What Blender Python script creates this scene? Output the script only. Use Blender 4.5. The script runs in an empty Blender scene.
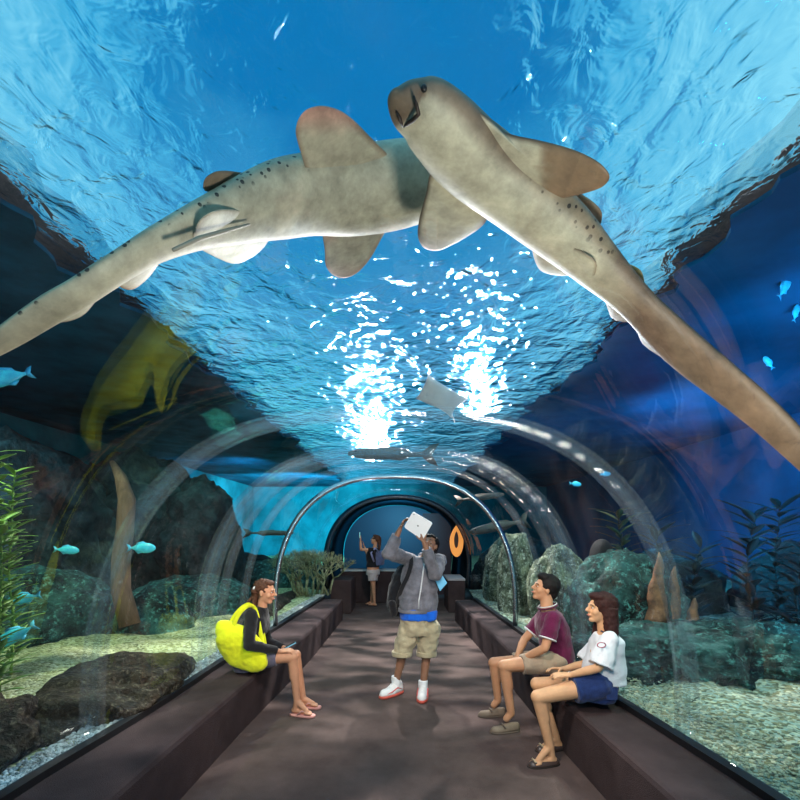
import bpy, bmesh, math, random
from mathutils import Vector, Matrix, noise
random.seed(7)
S = bpy.context.scene
COL = S.collection
F = 440.0; CH = 1.75; HY = 530.0
def P(px, py, Y): return Vector(((px-400)/F*Y, Y, CH-(py-HY)/F*Y))

# ------------------------------------------------------------------ helpers
class MB:
    def __init__(s): s.v=[]; s.f=[]; s.c=[]
    def add(s, vs, fs, cs=None):
        n=len(s.v); s.v+= [Vector(v) for v in vs]; s.f+=[tuple(i+n for i in f) for f in fs]
        s.c += cs if cs else [(1,1,1)]*len(vs)
    def rings(s, rings, cap=True, closed=True, cs=None):
        n=len(rings[0]); vs=[p for r in rings for p in r]; fs=[]
        for i in range(len(rings)-1):
            for j in range(n if closed else n-1):
                k=(j+1)%n
                fs.append((i*n+j, i*n+k, (i+1)*n+k, (i+1)*n+j))
        if cap and closed:
            fs.append(tuple(reversed(range(n)))); fs.append(tuple(range((len(rings)-1)*n, len(rings)*n)))
        s.add(vs, fs, cs); return s
    def cone(s, a, b, r0, r1, seg=14, e0=0, e1=0):
        """tapered cylinder a->b; rounded ends when e0/e1"""
        a=Vector(a); b=Vector(b); d=b-a; L=d.length
        if L<1e-6: return s
        d/=L; u=d.orthogonal().normalized(); w=d.cross(u); rs=[]
        def ring(c,r): return [c+(u*math.cos(t*2*math.pi/seg)+w*math.sin(t*2*math.pi/seg))*r for t in range(seg)]
        if e0:
            for k in (80,55,28): rs.append(ring(a-d*r0*math.sin(math.radians(k)), r0*math.cos(math.radians(k))))
        rs.append(ring(a,r0)); rs.append(ring(b,r1))
        if e1:
            for k in (28,55,80): rs.append(ring(b+d*r1*math.sin(math.radians(k)), r1*math.cos(math.radians(k))))
        return s.rings(rs)
    def cap(s,a,b,r0,r1,seg=14): return s.cone(a,b,r0,r1,seg,1,1)
    def chain(s, pts, rs, seg=12):
        for i in range(len(pts)-1): s.cap(pts[i],pts[i+1],rs[i],rs[i+1],seg)
        return s
    def tube(s, pts, rs, seg=10, flat=1.0, up=None):
        pts=[Vector(p) for p in pts]
        if not isinstance(rs,(list,tuple)): rs=[rs]*len(pts)
        out=[]; pu=None
        for i,p in enumerate(pts):
            d=(pts[min(i+1,len(pts)-1)]-pts[max(i-1,0)]).normalized()
            if up is not None: w=d.cross(Vector(up))
            elif pu is None: w=d.orthogonal()
            else: w=d.cross(pu)
            if w.length<1e-5: w=d.orthogonal()
            w.normalize(); u=w.cross(d).normalized(); pu=u
            out.append([p+(w*math.cos(t*2*math.pi/seg)+u*flat*math.sin(t*2*math.pi/seg))*rs[i] for t in range(seg)])
        return s.rings(out)
    def ell(s, c, r, M=None, seg=20, rg=12):
        c=Vector(c); rs=[]
        for i in range(rg+1):
            th=math.pi*(i/rg) if 0<i<rg else (0.02 if i==0 else math.pi-0.02)
            ring=[]
            for j in range(seg):
                ph=2*math.pi*j/seg
                q=Vector((r[0]*math.sin(th)*math.cos(ph), r[1]*math.sin(th)*math.sin(ph), -r[2]*math.cos(th)))
                if M is not None: q=M@q
                ring.append(c+q)
            rs.append(ring)
        return s.rings(rs)
    def box(s, lo, hi, M=None, c=None):
        vs=[Vector((x,y,z)) for z in (lo[2],hi[2]) for y in (lo[1],hi[1]) for x in (lo[0],hi[0])]
        if M is not None: vs=[M@v for v in vs]
        if c is not None: vs=[v+Vector(c) for v in vs]
        s.add(vs, [(0,2,3,1),(4,5,7,6),(0,1,5,4),(2,6,7,3),(0,4,6,2),(1,3,7,5)]); return s

def wloc(o):
    l=Vector((0,0,0))
    while o is not None: l+=o.location; o=o.parent
    return l
def mesh_of(mb, smooth=True):
    me=bpy.data.meshes.new('m'); me.from_pydata([tuple(v) for v in mb.v],[],mb.f); me.update()
    bm=bmesh.new(); bm.from_mesh(me); bmesh.ops.recalc_face_normals(bm, faces=bm.faces)
    bm.to_mesh(me); bm.free()
    if any(c!=(1,1,1) for c in mb.c):
        a=me.color_attributes.new('col','FLOAT_COLOR','POINT')
        for i,c in enumerate(mb.c): a.data[i].color=(c[0],c[1],c[2],c[3] if len(c)>3 else 1)
    if smooth: me.polygons.foreach_set('use_smooth',[True]*len(me.polygons))
    return me
def link(name, me, mat, parent=None, org=None):
    if parent is not None:
        l=wloc(parent); me.transform(Matrix.Translation(-l))
    o=bpy.data.objects.new(name, me); me.name=name
    if parent is None and org is not None:
        me.transform(Matrix.Translation(-Vector(org))); o.location=org
    if mat: me.materials.append(mat)
    COL.objects.link(o)
    if parent is not None: o.parent=parent
    return o
def obj(name, mb, mat, parent=None, smooth=True, bevel=0, sub=0, org=None):
    me=mesh_of(mb, smooth)
    o=link(name, me, mat, parent, org)
    if bevel:
        m=o.modifiers.new('b','BEVEL'); m.width=bevel; m.segments=3; m.limit_method='ANGLE'
    if sub:
        m=o.modifiers.new('s','SUBSURF'); m.levels=sub; m.render_levels=sub
    return o
def solid(name, mb, mat, parent=None, voxel=.009, smooth=6, disp=None, org=None):
    """closed pieces fused into one continuous skin"""
    me=mesh_of(mb,False); t=bpy.data.objects.new('t',me); COL.objects.link(t)
    m=t.modifiers.new('r','REMESH'); m.mode='VOXEL'; m.voxel_size=voxel; m.use_smooth_shade=True
    if smooth:
        m=t.modifiers.new('s','SMOOTH'); m.factor=.5; m.iterations=smooth
    dg=bpy.context.evaluated_depsgraph_get(); dg.update()
    nm=bpy.data.meshes.new_from_object(t.evaluated_get(dg))
    bpy.data.objects.remove(t); bpy.data.meshes.remove(me)
    nm.polygons.foreach_set('use_smooth',[True]*len(nm.polygons))
    if disp:
        amp,fr=disp
        ns=[v.normal.copy() for v in nm.vertices]
        for v,n in zip(nm.vertices,ns):
            p=v.co*fr; v.co+=n*amp*(noise.noise(p)+.5*noise.noise(p*2.1+Vector((3,1,2))))
        nm.update()
    nm.materials.clear()
    return link(name,nm,mat,parent,org)
def tag(o,label=None,cat=None,group=None,kind=None):
    if label: o['label']=label
    if cat: o['category']=cat
    if group: o['group']=group
    if kind: o['kind']=kind
    return o
def thing(name,loc,label,cat,group=None):
    o=bpy.data.objects.new(name,None); o.location=loc; o.empty_display_size=.1; COL.objects.link(o)
    return tag(o,label,cat,group)
def struct(name,mb,mat,smooth=False,bevel=0):
    return tag(obj(name,mb,mat,None,smooth,bevel),kind='structure')
def dup(root):
    r=root.copy(); COL.objects.link(r)
    for ch in list(root.children):
        c=ch.copy(); COL.objects.link(c); c.parent=r
        for g in list(ch.children):
            d=g.copy(); COL.objects.link(d); d.parent=c
    return r

# ------------------------------------------------------------------ materials
def nt(name):
    m=bpy.data.materials.new(name); m.use_nodes=True; t=m.node_tree; t.nodes.clear()
    return m,t,t.nodes,t.links
def mat(name,col,rough=.6,spec=.4,metal=0,var=0,scale=20,bump=0,bscale=60,col2=None,attr=False,sheen=0,emis=None,es=0,stretch=None,detail=5,sss=0):
    m,t,N,L=nt(name); out=N.new('ShaderNodeOutputMaterial'); b=N.new('ShaderNodeBsdfPrincipled')
    L.new(b.outputs[0],out.inputs[0])
    b.inputs['Base Color'].default_value=(*col,1); b.inputs['Roughness'].default_value=rough
    b.inputs['Specular IOR Level'].default_value=spec; b.inputs['Metallic'].default_value=metal
    if sheen: b.inputs['Sheen Weight'].default_value=sheen
    if sss: b.inputs['Subsurface Weight'].default_value=sss; b.inputs['Subsurface Radius'].default_value=(.02,.008,.005)
    if emis: b.inputs['Emission Color'].default_value=(*emis,1); b.inputs['Emission Strength'].default_value=es
    tc=N.new('ShaderNodeTexCoord'); vec=tc.outputs['Object']
    if stretch:
        mp=N.new('ShaderNodeMapping'); mp.inputs['Scale'].default_value=stretch; L.new(vec,mp.inputs[0]); vec=mp.outputs[0]
    if var or col2 is not None:
        n=N.new('ShaderNodeTexNoise'); n.inputs['Scale'].default_value=scale; n.inputs['Detail'].default_value=detail; n.inputs['Roughness'].default_value=.65
        L.new(vec,n.inputs['Vector'])
        r=N.new('ShaderNodeValToRGB'); r.color_ramp.elements[0].position=.35; r.color_ramp.elements[1].position=.65
        c2=col2 if col2 is not None else tuple(min(1,c*(1+var)) for c in col)
        c1=col if col2 is not None else tuple(c*(1-var) for c in col)
        r.color_ramp.elements[0].color=(*c1,1); r.color_ramp.elements[1].color=(*c2,1)
        L.new(n.outputs[0],r.inputs[0]); src=r.outputs[0]
        if attr:
            a=N.new('ShaderNodeAttribute'); a.attribute_name='col'
            mx=N.new('ShaderNodeMix'); mx.data_type='RGBA'; mx.blend_type='MULTIPLY'; mx.inputs[0].default_value=1
            L.new(src,mx.inputs[6]); L.new(a.outputs[0],mx.inputs[7]); src=mx.outputs[2]
        L.new(src,b.inputs['Base Color'])
    elif attr:
        a=N.new('ShaderNodeAttribute'); a.attribute_name='col'; L.new(a.outputs[0],b.inputs['Base Color'])
    if bump:
        n=N.new('ShaderNodeTexNoise'); n.inputs['Scale'].default_value=bscale; n.inputs['Detail'].default_value=6
        L.new(vec,n.inputs['Vector'])
        bp=N.new('ShaderNodeBump'); bp.inputs['Strength'].default_value=min(1,bump); bp.inputs['Distance'].default_value=.01*max(1,bump)
        L.new(n.outputs[0],bp.inputs['Height']); L.new(bp.outputs[0],b.inputs['Normal'])
    return m

def glass_mat(name, base=.035, edge=.08, powr=4.0, tint=(.93,.97,.98), milk=0.0, rough=0.0):
    m,t,N,L=nt(name); out=N.new('ShaderNodeOutputMaterial')
    tr=N.new('ShaderNodeBsdfTransparent'); tr.inputs[0].default_value=(*tint,1)
    gl=N.new('ShaderNodeBsdfGlossy'); gl.inputs['Roughness'].default_value=rough; gl.inputs[0].default_value=(1,1,1,1)
    lw=N.new('ShaderNodeLayerWeight'); lw.inputs[0].default_value=.5
    pw=N.new('ShaderNodeMath'); pw.operation='POWER'; pw.inputs[1].default_value=powr; L.new(lw.outputs['Facing'],pw.inputs[0])
    ma=N.new('ShaderNodeMath'); ma.operation='MULTIPLY_ADD'; ma.inputs[1].default_value=edge; ma.inputs[2].default_value=base; L.new(pw.outputs[0],ma.inputs[0])
    mx=N.new('ShaderNodeMixShader'); L.new(ma.outputs[0],mx.inputs[0]); L.new(tr.outputs[0],mx.inputs[1]); L.new(gl.outputs[0],mx.inputs[2])
    last=mx
    if milk:
        d=N.new('ShaderNodeBsdfDiffuse'); d.inputs[0].default_value=(.8,.82,.85,1)
        tl=N.new('ShaderNodeBsdfTranslucent'); tl.inputs[0].default_value=(.8,.82,.85,1)
        ad=N.new('ShaderNodeMixShader'); ad.inputs[0].default_value=.5; L.new(d.outputs[0],ad.inputs[1]); L.new(tl.outputs[0],ad.inputs[2])
        m2=N.new('ShaderNodeMixShader'); m2.inputs[0].default_value=milk; L.new(mx.outputs[0],m2.inputs[1]); L.new(ad.outputs[0],m2.inputs[2]); last=m2
    L.new(last.outputs[0],out.inputs[0])
    return m

def water_mat():
    m,t,N,L=nt('water_surface'); out=N.new('ShaderNodeOutputMaterial')
    tr=N.new('ShaderNodeBsdfTransparent'); tr.inputs[0].default_value=(.8,.97,1,1)
    gl=N.new('ShaderNodeBsdfGlossy'); gl.inputs['Roughness'].default_value=.06; gl.inputs[0].default_value=(.75,.92,1,1)
    tc=N.new('ShaderNodeTexCoord')
    hs=[]
    for sc,(sx,sy),w,d in ((1.5,(1,.75),1.0,2.5),(5.0,(1,.8),.42,3)):
        mp=N.new('ShaderNodeMapping'); mp.inputs['Scale'].default_value=(sx,sy,1); L.new(tc.outputs['Object'],mp.inputs[0])
        n=N.new('ShaderNodeTexNoise'); n.inputs['Scale'].default_value=sc; n.inputs['Detail'].default_value=d; n.inputs['Distortion'].default_value=.6
        L.new(mp.outputs[0],n.inputs['Vector'])
        k=N.new('ShaderNodeMath'); k.operation='MULTIPLY'; k.inputs[1].default_value=w; L.new(n.outputs[0],k.inputs[0]); hs.append(k)
    a=N.new('ShaderNodeMath'); a.operation='ADD'; L.new(hs[0].outputs[0],a.inputs[0]); L.new(hs[1].outputs[0],a.inputs[1])
    bp=N.new('ShaderNodeBump'); bp.inputs['Strength'].default_value=1; bp.inputs['Distance'].default_value=WB; L.new(a.outputs[0],bp.inputs['Height'])
    lw=N.new('ShaderNodeLayerWeight'); lw.inputs[0].default_value=.5; L.new(bp.outputs[0],lw.inputs['Normal'])
    r=N.new('ShaderNodeMapRange'); r.inputs[1].default_value=WR[0]; r.inputs[2].default_value=WR[1]; r.inputs[3].default_value=.03; r.inputs[4].default_value=.97; r.interpolation_type='SMOOTHSTEP'
    L.new(lw.outputs['Facing'],r.inputs[0])
    L.new(bp.outputs[0],gl.inputs['Normal'])
    rf=N.new('ShaderNodeBsdfRefraction'); rf.inputs['IOR'].default_value=1.25; rf.inputs['Roughness'].default_value=0; rf.inputs[0].default_value=(.85,.98,1,1); L.new(bp.outputs[0],rf.inputs['Normal'])
    m3=N.new('ShaderNodeMixShader'); m3.inputs[0].default_value=.72; L.new(tr.outputs[0],m3.inputs[1]); L.new(rf.outputs[0],m3.inputs[2])
    mx=N.new('ShaderNodeMixShader'); L.new(r.outputs[0],mx.inputs[0]); L.new(m3.outputs[0],mx.inputs[1]); L.new(gl.outputs[0],mx.inputs[2])
    L.new(mx.outputs[0],out.inputs[0]); return m
WB=.15; WR=(.52,.95)

def gravel_mat(name, cols, scale=45):
    m,t,N,L=nt(name); out=N.new('ShaderNodeOutputMaterial'); b=N.new('ShaderNodeBsdfPrincipled'); L.new(b.outputs[0],out.inputs[0])
    b.inputs['Roughness'].default_value=.8
    tc=N.new('ShaderNodeTexCoord'); v=N.new('ShaderNodeTexVoronoi'); v.inputs['Scale'].default_value=scale; L.new(tc.outputs['Object'],v.inputs['Vector'])
    sp=N.new('ShaderNodeSeparateColor'); L.new(v.outputs['Color'],sp.inputs[0])
    r=N.new('ShaderNodeValToRGB'); r.color_ramp.interpolation='LINEAR'
    while len(r.color_ramp.elements)<len(cols): r.color_ramp.elements.new(.5)
    for i,c in enumerate(cols): e=r.color_ramp.elements[i]; e.position=i/(len(cols)-1); e.color=(*c,1)
    L.new(sp.outputs[0],r.inputs[0])
    n=N.new('ShaderNodeTexNoise'); n.inputs['Scale'].default_value=2.2; n.inputs['Detail'].default_value=3; L.new(tc.outputs['Object'],n.inputs['Vector'])
    k=N.new('ShaderNodeMapRange'); k.inputs[1].default_value=.3; k.inputs[2].default_value=.7; k.inputs[3].default_value=.6; k.inputs[4].default_value=1.15; L.new(n.outputs[0],k.inputs[0])
    mx=N.new('ShaderNodeMix'); mx.data_type='RGBA'; mx.blend_type='MULTIPLY'; mx.inputs[0].default_value=1
    L.new(r.outputs[0],mx.inputs[6]); L.new(k.outputs[0],mx.inputs[7]); L.new(mx.outputs[2],b.inputs['Base Color'])
    bp=N.new('ShaderNodeBump'); bp.invert=True; bp.inputs['Strength'].default_value=1; bp.inputs['Distance'].default_value=.012; L.new(v.outputs['Distance'],bp.inputs['Height']); L.new(bp.outputs[0],b.inputs['Normal'])
    return m

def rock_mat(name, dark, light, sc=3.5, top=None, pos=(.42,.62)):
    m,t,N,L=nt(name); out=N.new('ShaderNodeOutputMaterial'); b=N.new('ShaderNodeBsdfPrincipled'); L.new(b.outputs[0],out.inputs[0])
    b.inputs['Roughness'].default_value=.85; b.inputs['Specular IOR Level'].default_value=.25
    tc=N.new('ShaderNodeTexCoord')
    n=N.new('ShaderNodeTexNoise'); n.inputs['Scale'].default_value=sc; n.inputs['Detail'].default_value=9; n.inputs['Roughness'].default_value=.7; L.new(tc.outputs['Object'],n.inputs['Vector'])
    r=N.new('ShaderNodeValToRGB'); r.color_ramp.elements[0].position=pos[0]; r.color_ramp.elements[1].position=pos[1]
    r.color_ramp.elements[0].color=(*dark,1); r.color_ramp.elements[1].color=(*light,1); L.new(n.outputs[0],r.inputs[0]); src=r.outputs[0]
    if top:
        # pale speckles of encrusting growth with a shape of their own
        n2=N.new('ShaderNodeTexNoise'); n2.inputs['Scale'].default_value=sc*5; n2.inputs['Detail'].default_value=7; n2.inputs['Roughness'].default_value=.75; L.new(tc.outputs['Object'],n2.inputs['Vector'])
        r2=N.new('ShaderNodeMapRange'); r2.inputs[1].default_value=.53; r2.inputs[2].default_value=.66; L.new(n2.outputs[0],r2.inputs[0])
        mx=N.new('ShaderNodeMix'); mx.data_type='RGBA'; L.new(r2.outputs[0],mx.inputs[0]); L.new(src,mx.inputs[6]); mx.inputs[7].default_value=(*top,1); src=mx.outputs[2]
    L.new(src,b.inputs['Base Color'])
    n3=N.new('ShaderNodeTexNoise'); n3.inputs['Scale'].default_value=sc*4; n3.inputs['Detail'].default_value=8; L.new(tc.outputs['Object'],n3.inputs['Vector'])
    bp=N.new('ShaderNodeBump'); bp.inputs['Strength'].default_value=1; bp.inputs['Distance'].default_value=.05; L.new(n3.outputs[0],bp.inputs['Height']); L.new(bp.outputs[0],b.inputs['Normal'])
    return m

M={}
M['carpet']=mat('carpet',(.088,.062,.057),.95,.1,var=.22,scale=2.2,bump=.6,bscale=180)
M['bench']=mat('bench_carpet',(.052,.036,.037),.95,.1,var=.2,scale=3,bump=.6,bscale=160)
M['black']=mat('black_rubber',(.006,.006,.008),.5)
M['acrylic']=glass_mat('clear_acrylic')
M['joint']=glass_mat('milky_joint',base=.02,edge=.2,milk=.028,tint=(.95,.97,.98))
M['water']=water_mat()
M['steel']=mat('brushed_steel',(.55,.6,.64),.25,metal=1)
M['dark_steel']=mat('dark_steel',(.05,.05,.055),.4,metal=.6)
M['gravel_l']=gravel_mat('green_gravel',[(.12,.14,.05),(.30,.33,.13),(.52,.55,.28),(.62,.66,.42)],42)
M['gravel_r']=gravel_mat('tan_gravel',[(.06,.09,.06),(.28,.26,.13),(.30,.42,.36),(.62,.62,.42)],40)
M['pebble']=mat('white_pebbles',(.6,.62,.62),.6,col2=(.16,.15,.14),scale=14)
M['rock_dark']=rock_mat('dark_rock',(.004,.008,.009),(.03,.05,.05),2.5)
M['rock_teal']=rock_mat('teal_rock',(.003,.008,.008),(.03,.095,.085),3,top=(.10,.30,.26))
M['rock_brown']=rock_mat('brown_rock',(.012,.008,.005),(.05,.034,.02),5,top=(.15,.12,.08),pos=(.45,.65))
M['rock_green']=rock_mat('pale_green_rock',(.03,.04,.025),(.24,.27,.18),4,top=(.55,.6,.5))
M['wall_blue']=mat('deep_blue_paint',(.001,.062,.14),.9,.05,var=.35,scale=.5)
M['wall_teal']=mat('teal_paint',(.01,.14,.17),.9,.05,var=.5,scale=.5)
M['deck']=mat('dark_deck',(.16,.13,.13),.9,col2=(.02,.03,.04),scale=2.5)
M['chamber']=mat('chamber_wall',(.006,.02,.03),.9,.05)
M['maroon']=mat('maroon_wall',(.05,.015,.013),.8)
M['far_blue']=mat('far_blue_panel',(.002,.06,.10),.5)

# ------------------------------------------------------------------ tunnel plan
def lerp_tab(tab,Y):
    if Y<=tab[0][0]: return tab[0][1]
    for (a,x),(b,y) in zip(tab,tab[1:]):
        if Y<=b: return x+(y-x)*(Y-a)/(b-a)
    return tab[-1][1]
LF=[(-2,-1.56),(2.2,-1.46),(3,-1.42),(4,-1.36),(5,-1.27),(6,-1.2),(8.5,-1.12),(12,-1.1)]
LS=[(-2,-2.05),(2.2,-1.98),(3.36,-1.85),(4.5,-1.80),(7.15,-1.62),(9.3,-1.47),(9.9,-1.62),(14,-1.65)]
RF=[(-2,1.5),(2,1.40),(3.5,1.29),(5.4,1.22),(6.6,1.17),(8.5,1.06),(12,1.0)]
RS=[(-2,1.98),(2.1,1.87),(3.5,1.70),(6,1.57),(8.8,1.42),(9.9,1.50),(14,1.52)]
SZ=.45
def sill(side,Y): return lerp_tab(LS if side<0 else RS,Y)
def arc(Y,off=0,n=40,top=2.05):
    l=sill(-1,Y)-off; r=sill(1,Y)+off; c=(l+r)/2; a=(r-l)/2; b=top+off
    ex_=2.8-.65*max(0,min(1,(Y-4)/5)); out=[]
    for i in range(n+1):
        t=math.pi*i/n; cs_,sn=math.cos(t),max(0,math.sin(t))
        out.append(Vector((c-math.copysign(abs(cs_)**(2/ex_),cs_)*a*(1+(.05+.19*max(0,min(1,(Y-5)/5)))*sn), Y, SZ-.02+b*sn**(2/2.2))))
    return out

# floor
mb=MB(); mb.box((-2.6,-2,-.1),(2.6,14,0)); struct('floor',mb,M['carpet'])
# benches
def bench(tabF,tabS,Y0,Y1,top,name,label):
    side=-1 if tabF[0][1]<0 else 1
    n=26; rs=[]
    for i in range(n+1):
        Y=Y0+(Y1-Y0)*i/n; f=lerp_tab(tabF,Y); s=lerp_tab(tabS,Y)
        b=.03*side
        rs.append([Vector(p) for p in ((f,Y,0),(f-0*b,Y,top-.035),(f+b*.35,Y,top-.01),(f+b,Y,top),(s,Y,top),(s,Y,0))])
    mb=MB(); mb.rings(rs)
    o=obj(name,mb,M['bench'],None,False,org=(lerp_tab(tabF,(Y0+Y1)/2),(Y0+Y1)/2,0))
    tag(o,label,'bench')
    rs=[]
    for i in range(n+1):
        Y=Y0+(Y1-Y0)*i/n; s=lerp_tab(tabS,Y)
        rs.append([Vector((s+dx*side,Y,z)) for dx,z in ((-.035,top),(-.035,top+.045),(.035,top+.045),(.035,top))])
    mb=MB(); mb.rings(rs); obj('glass_channel',mb,M['black'],o,False)
    return o
bench(LF,LS,-1.5,8.6,.40,'carpeted_bench','long dark carpeted bench along the left glass, under the woman with the yellow bag')
bench(RF,RS,-1.5,8.5,.40,'carpeted_bench','long dark carpeted bench along the right glass, under the seated couple')

# acrylic panels
cuts=[-1.5,2.75,4.1,6.0,7.9,9.9]
for k,(a,b) in enumerate(zip(cuts,cuts[1:])):
    n=6; R_=[arc(a+(b-a)*i/n) for i in range(n+1)]
    mb=MB(); mb.rings(R_,cap=False,closed=False)
    o=obj('window_%d'%(k+1),mb,M['acrylic']); tag(o,kind='structure')
    m=o.modifiers.new('t','SOLIDIFY'); m.thickness=.05; m.offset=0
def ring(Y,w,th,material,name,off=0):
    A=arc(Y-w/2,off-th); B=arc(Y-w/2,off+th); C=arc(Y+w/2,off+th); D=arc(Y+w/2,off-th)
    mb=MB(); mb.rings([[a,b,c,d] for a,b,c,d in zip(A,B,C,D)])
    return tag(obj(name,mb,material,None,True),kind='structure')
for i,(Y,w) in enumerate(((2.75,.12),(3.95,.06),(4.1,.13),(4.42,.06),(4.95,.04))):
    ring(Y,w,.034,M['joint'],'trim_%d'%(i+1))
ring(6.0,.035,.03,M['steel'],'trim_7'); ring(9.9,.06,.03,M['dark_steel'],'trim_8',.0)

# end chamber
n_=6; R_=[arc(9.97+3.4*i/n_,.03) for i in range(n_+1)]
mb=MB(); mb.rings(R_,cap=False,closed=False); o=struct('wall_chamber',mb,M['chamber'],True); m_=o.modifiers.new('t','SOLIDIFY'); m_.thickness=.05; m_.offset=1
A=arc(13.33,.01); B=arc(13.37,.01)
mb=MB(); mb.rings([[Vector((p.x,p.y,p.z)) for p in A]+[Vector((A[-1].x,A[-1].y,0)),Vector((A[0].x,A[0].y,0))],[Vector((p.x,p.y,p.z)) for p in B]+[Vector((B[-1].x,B[-1].y,0)),Vector((B[0].x,B[0].y,0))]]); struct('wall_back',mb,M['far_blue'])
mb=MB(); mb.box((.62,11.9,0),(1.38,12.0,2.2)); struct('wall_corridor',mb,M['maroon'])
# low walls
mb=MB(); mb.box((-1.42,10.55,0),(.62,10.85,.76)); w=obj('low_wall',mb,M['bench'],None,False,bevel=.02,org=(-.7,10.7,0))
tag(w,'low carpeted wall across the far end behind the standing woman','low wall')
mb=MB(); mb.box((-1.42,10.53,.76),(.62,10.9,.80)); obj('ledge',mb,mat('pale_ledge',(.45,.5,.5),.5),w,False)
mb=MB(); mb.box((-1.46,9.2,0),(-1.02,10.1,.70)); w=obj('low_block',mb,M['bench'],None,False,bevel=.02,org=(-1.4,9.6,0)); tag(w,'dark square block at the far end of the left bench','block')
mb=MB(); mb.box((1.02,9.3,0),(1.38,10.2,.68)); w=obj('low_block',mb,M['bench'],None,False,bevel=.02,org=(1.4,9.7,0)); tag(w,'dark block with pale top beyond the far end of the right bench','block')
mb=MB(); mb.box((1.01,9.29,.68),(1.38,10.2,.72)); obj('top_slab',mb,mat('grey_slab',(.35,.33,.34),.7),w,False)
# sign
c=P(456.5,541,10.0); t=thing('hanging_sign',c,'orange pointed oval sign with a dark slit in the dim far corridor','sign')
def teardrop(w,h,y,c):
    pts=[]
    for i in range(32):
        a=2*math.pi*i/32; s=math.sin(a); cc=math.cos(a)
        ww=w*(1-.35*max(0,cc)**2)
        pts.append(Vector((c.x+ww*s+.12*w*max(0,cc), c.y+y, c.z+h*cc)))
    return pts
mb=MB(); mb.rings([teardrop(.155,.36,-.03,c),teardrop(.155,.36,.03,c)]); obj('board',mb,mat('orange_board',(.85,.32,.06),.5,emis=(.9,.33,.07),es=.55),t,False)
c2=c+Vector((-.01,0,.03)); mb=MB(); mb.rings([teardrop(.05,.19,-.045,c2),teardrop(.05,.19,-.02,c2)]); obj('slit',mb,mat('slit_brown',(.05,.02,.01),.6),t,False)
mb=MB(); mb.box((c.x-.01,c.y+.03,c.z-.05),(c.x+.01,11.9,c.z-.02)); obj('bracket',mb,M['dark_steel'],t,False)

# ------------------------------------------------------------------ the tank
mb=MB(); mb.add([(-9,-7,4.2),(9,-7,4.2),(9,42,4.2),(-9,42,4.2)],[(0,1,2,3)]); wo=tag(obj('water_surface',mb,M['water'],None,False),kind='structure'); wo.data.flip_normals()
mb=MB(); mb.box((8,-7,-.5),(8.2,24,4.6)); struct('wall_tank_right',mb,M['wall_blue'])
mb=MB(); mb.box((-8.2,-7,-.5),(-8,24,4.6)); struct('wall_tank_left',mb,M['wall_teal'])
mb=MB(); mb.box((-8,24,-.5),(8,24.2,4.6)); struct('wall_tank_far',mb,M['wall_teal'])
mb=MB(); mb.box((-8,13.6,-.5),(8,24,.35)); struct('floor_tank',mb,M['gravel_l'])
# added submerged sheets, coloured like the surface's reflection, hiding the water sides
for sd,ed,mm in ((-1,2.9,mat('sheet_teal',(.008,.06,.10),.9,.05,var=.5,scale=1.2)),(1,2.62,M['wall_blue'])):
    n=240; rs=[]
    for i in range(n+1):
        Y=-6.9+30.8*i/n; e=ed+.35*noise.noise(Vector((Y*.9,9,sd)))+.25*noise.noise(Vector((Y*3.1,7,sd)))
        rs.append([Vector((sd*e,Y,4.12)),Vector((sd*7.98,Y,4.10)),Vector((sd*7.98,Y,4.16)),Vector((sd*e,Y,4.16))])
    mb=MB(); mb.rings(rs); struct('ceiling_reflection_sheet_'+('left' if sd<0 else 'right'),mb,mm)
# service decks above the water with ragged rocky lips
for sd,ed in ((-1,3.2),(1,2.95)):
    n=160; rs=[]
    for i in range(n+1):
        Y=-7+49*i/n; e=ed+.35*noise.noise(Vector((Y*.6,sd*5,0)))+.18*noise.noise(Vector((Y*2.1,sd*3,1)))
        rs.append([Vector((sd*e,Y,4.85)),Vector((sd*(e+.02),Y,4.92)),Vector((sd*9,Y,4.92)),Vector((sd*9,Y,4.85))])
    mb=MB(); mb.rings(rs); struct('ceiling_deck_'+('left' if sd<0 else 'right'),mb,M['deck'])
# gravel beds
def bed(side,name,material,x1,zfun,label):
    nx,ny=60,150; vs=[];fs=[]
    for j in range(ny+1):
        Y=-1.8+16*(j/ny)
        for i in range(nx+1):
            u=(i/nx)**1.6; x=sill(side,Y)+side*(.05 if Y<9.9 else .45); X=x+(side*(x1-.05)-x)*u
            z0=0
            vs.append((X,Y,zfun(abs(X)-abs(x),Y)+z0+.035*noise.noise(Vector((X*2.2,Y*2.2,side)))*min(1,(abs(X)-abs(x))*3)+.012*noise.noise(Vector((X*13,Y*13,3)))))
    for j in range(ny):
        for i in range(nx):
            a=j*(nx+1)+i; fs.append((a,a+1,a+nx+2,a+nx+1))
    mb=MB(); mb.add(vs,fs); o=obj(name,mb,material); tag(o,label,'gravel',kind='stuff'); return o
bed(-1,'gravel_bed',M['gravel_l'],8.0,lambda d,Y:.41+.03*min(d,3),'yellow green gravel bed outside the left glass')
bed(1,'gravel_bed',M['gravel_r'],8.0,lambda d,Y:.41+.04*min(d,3),'tan and teal gravel bed outside the right glass')
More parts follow.
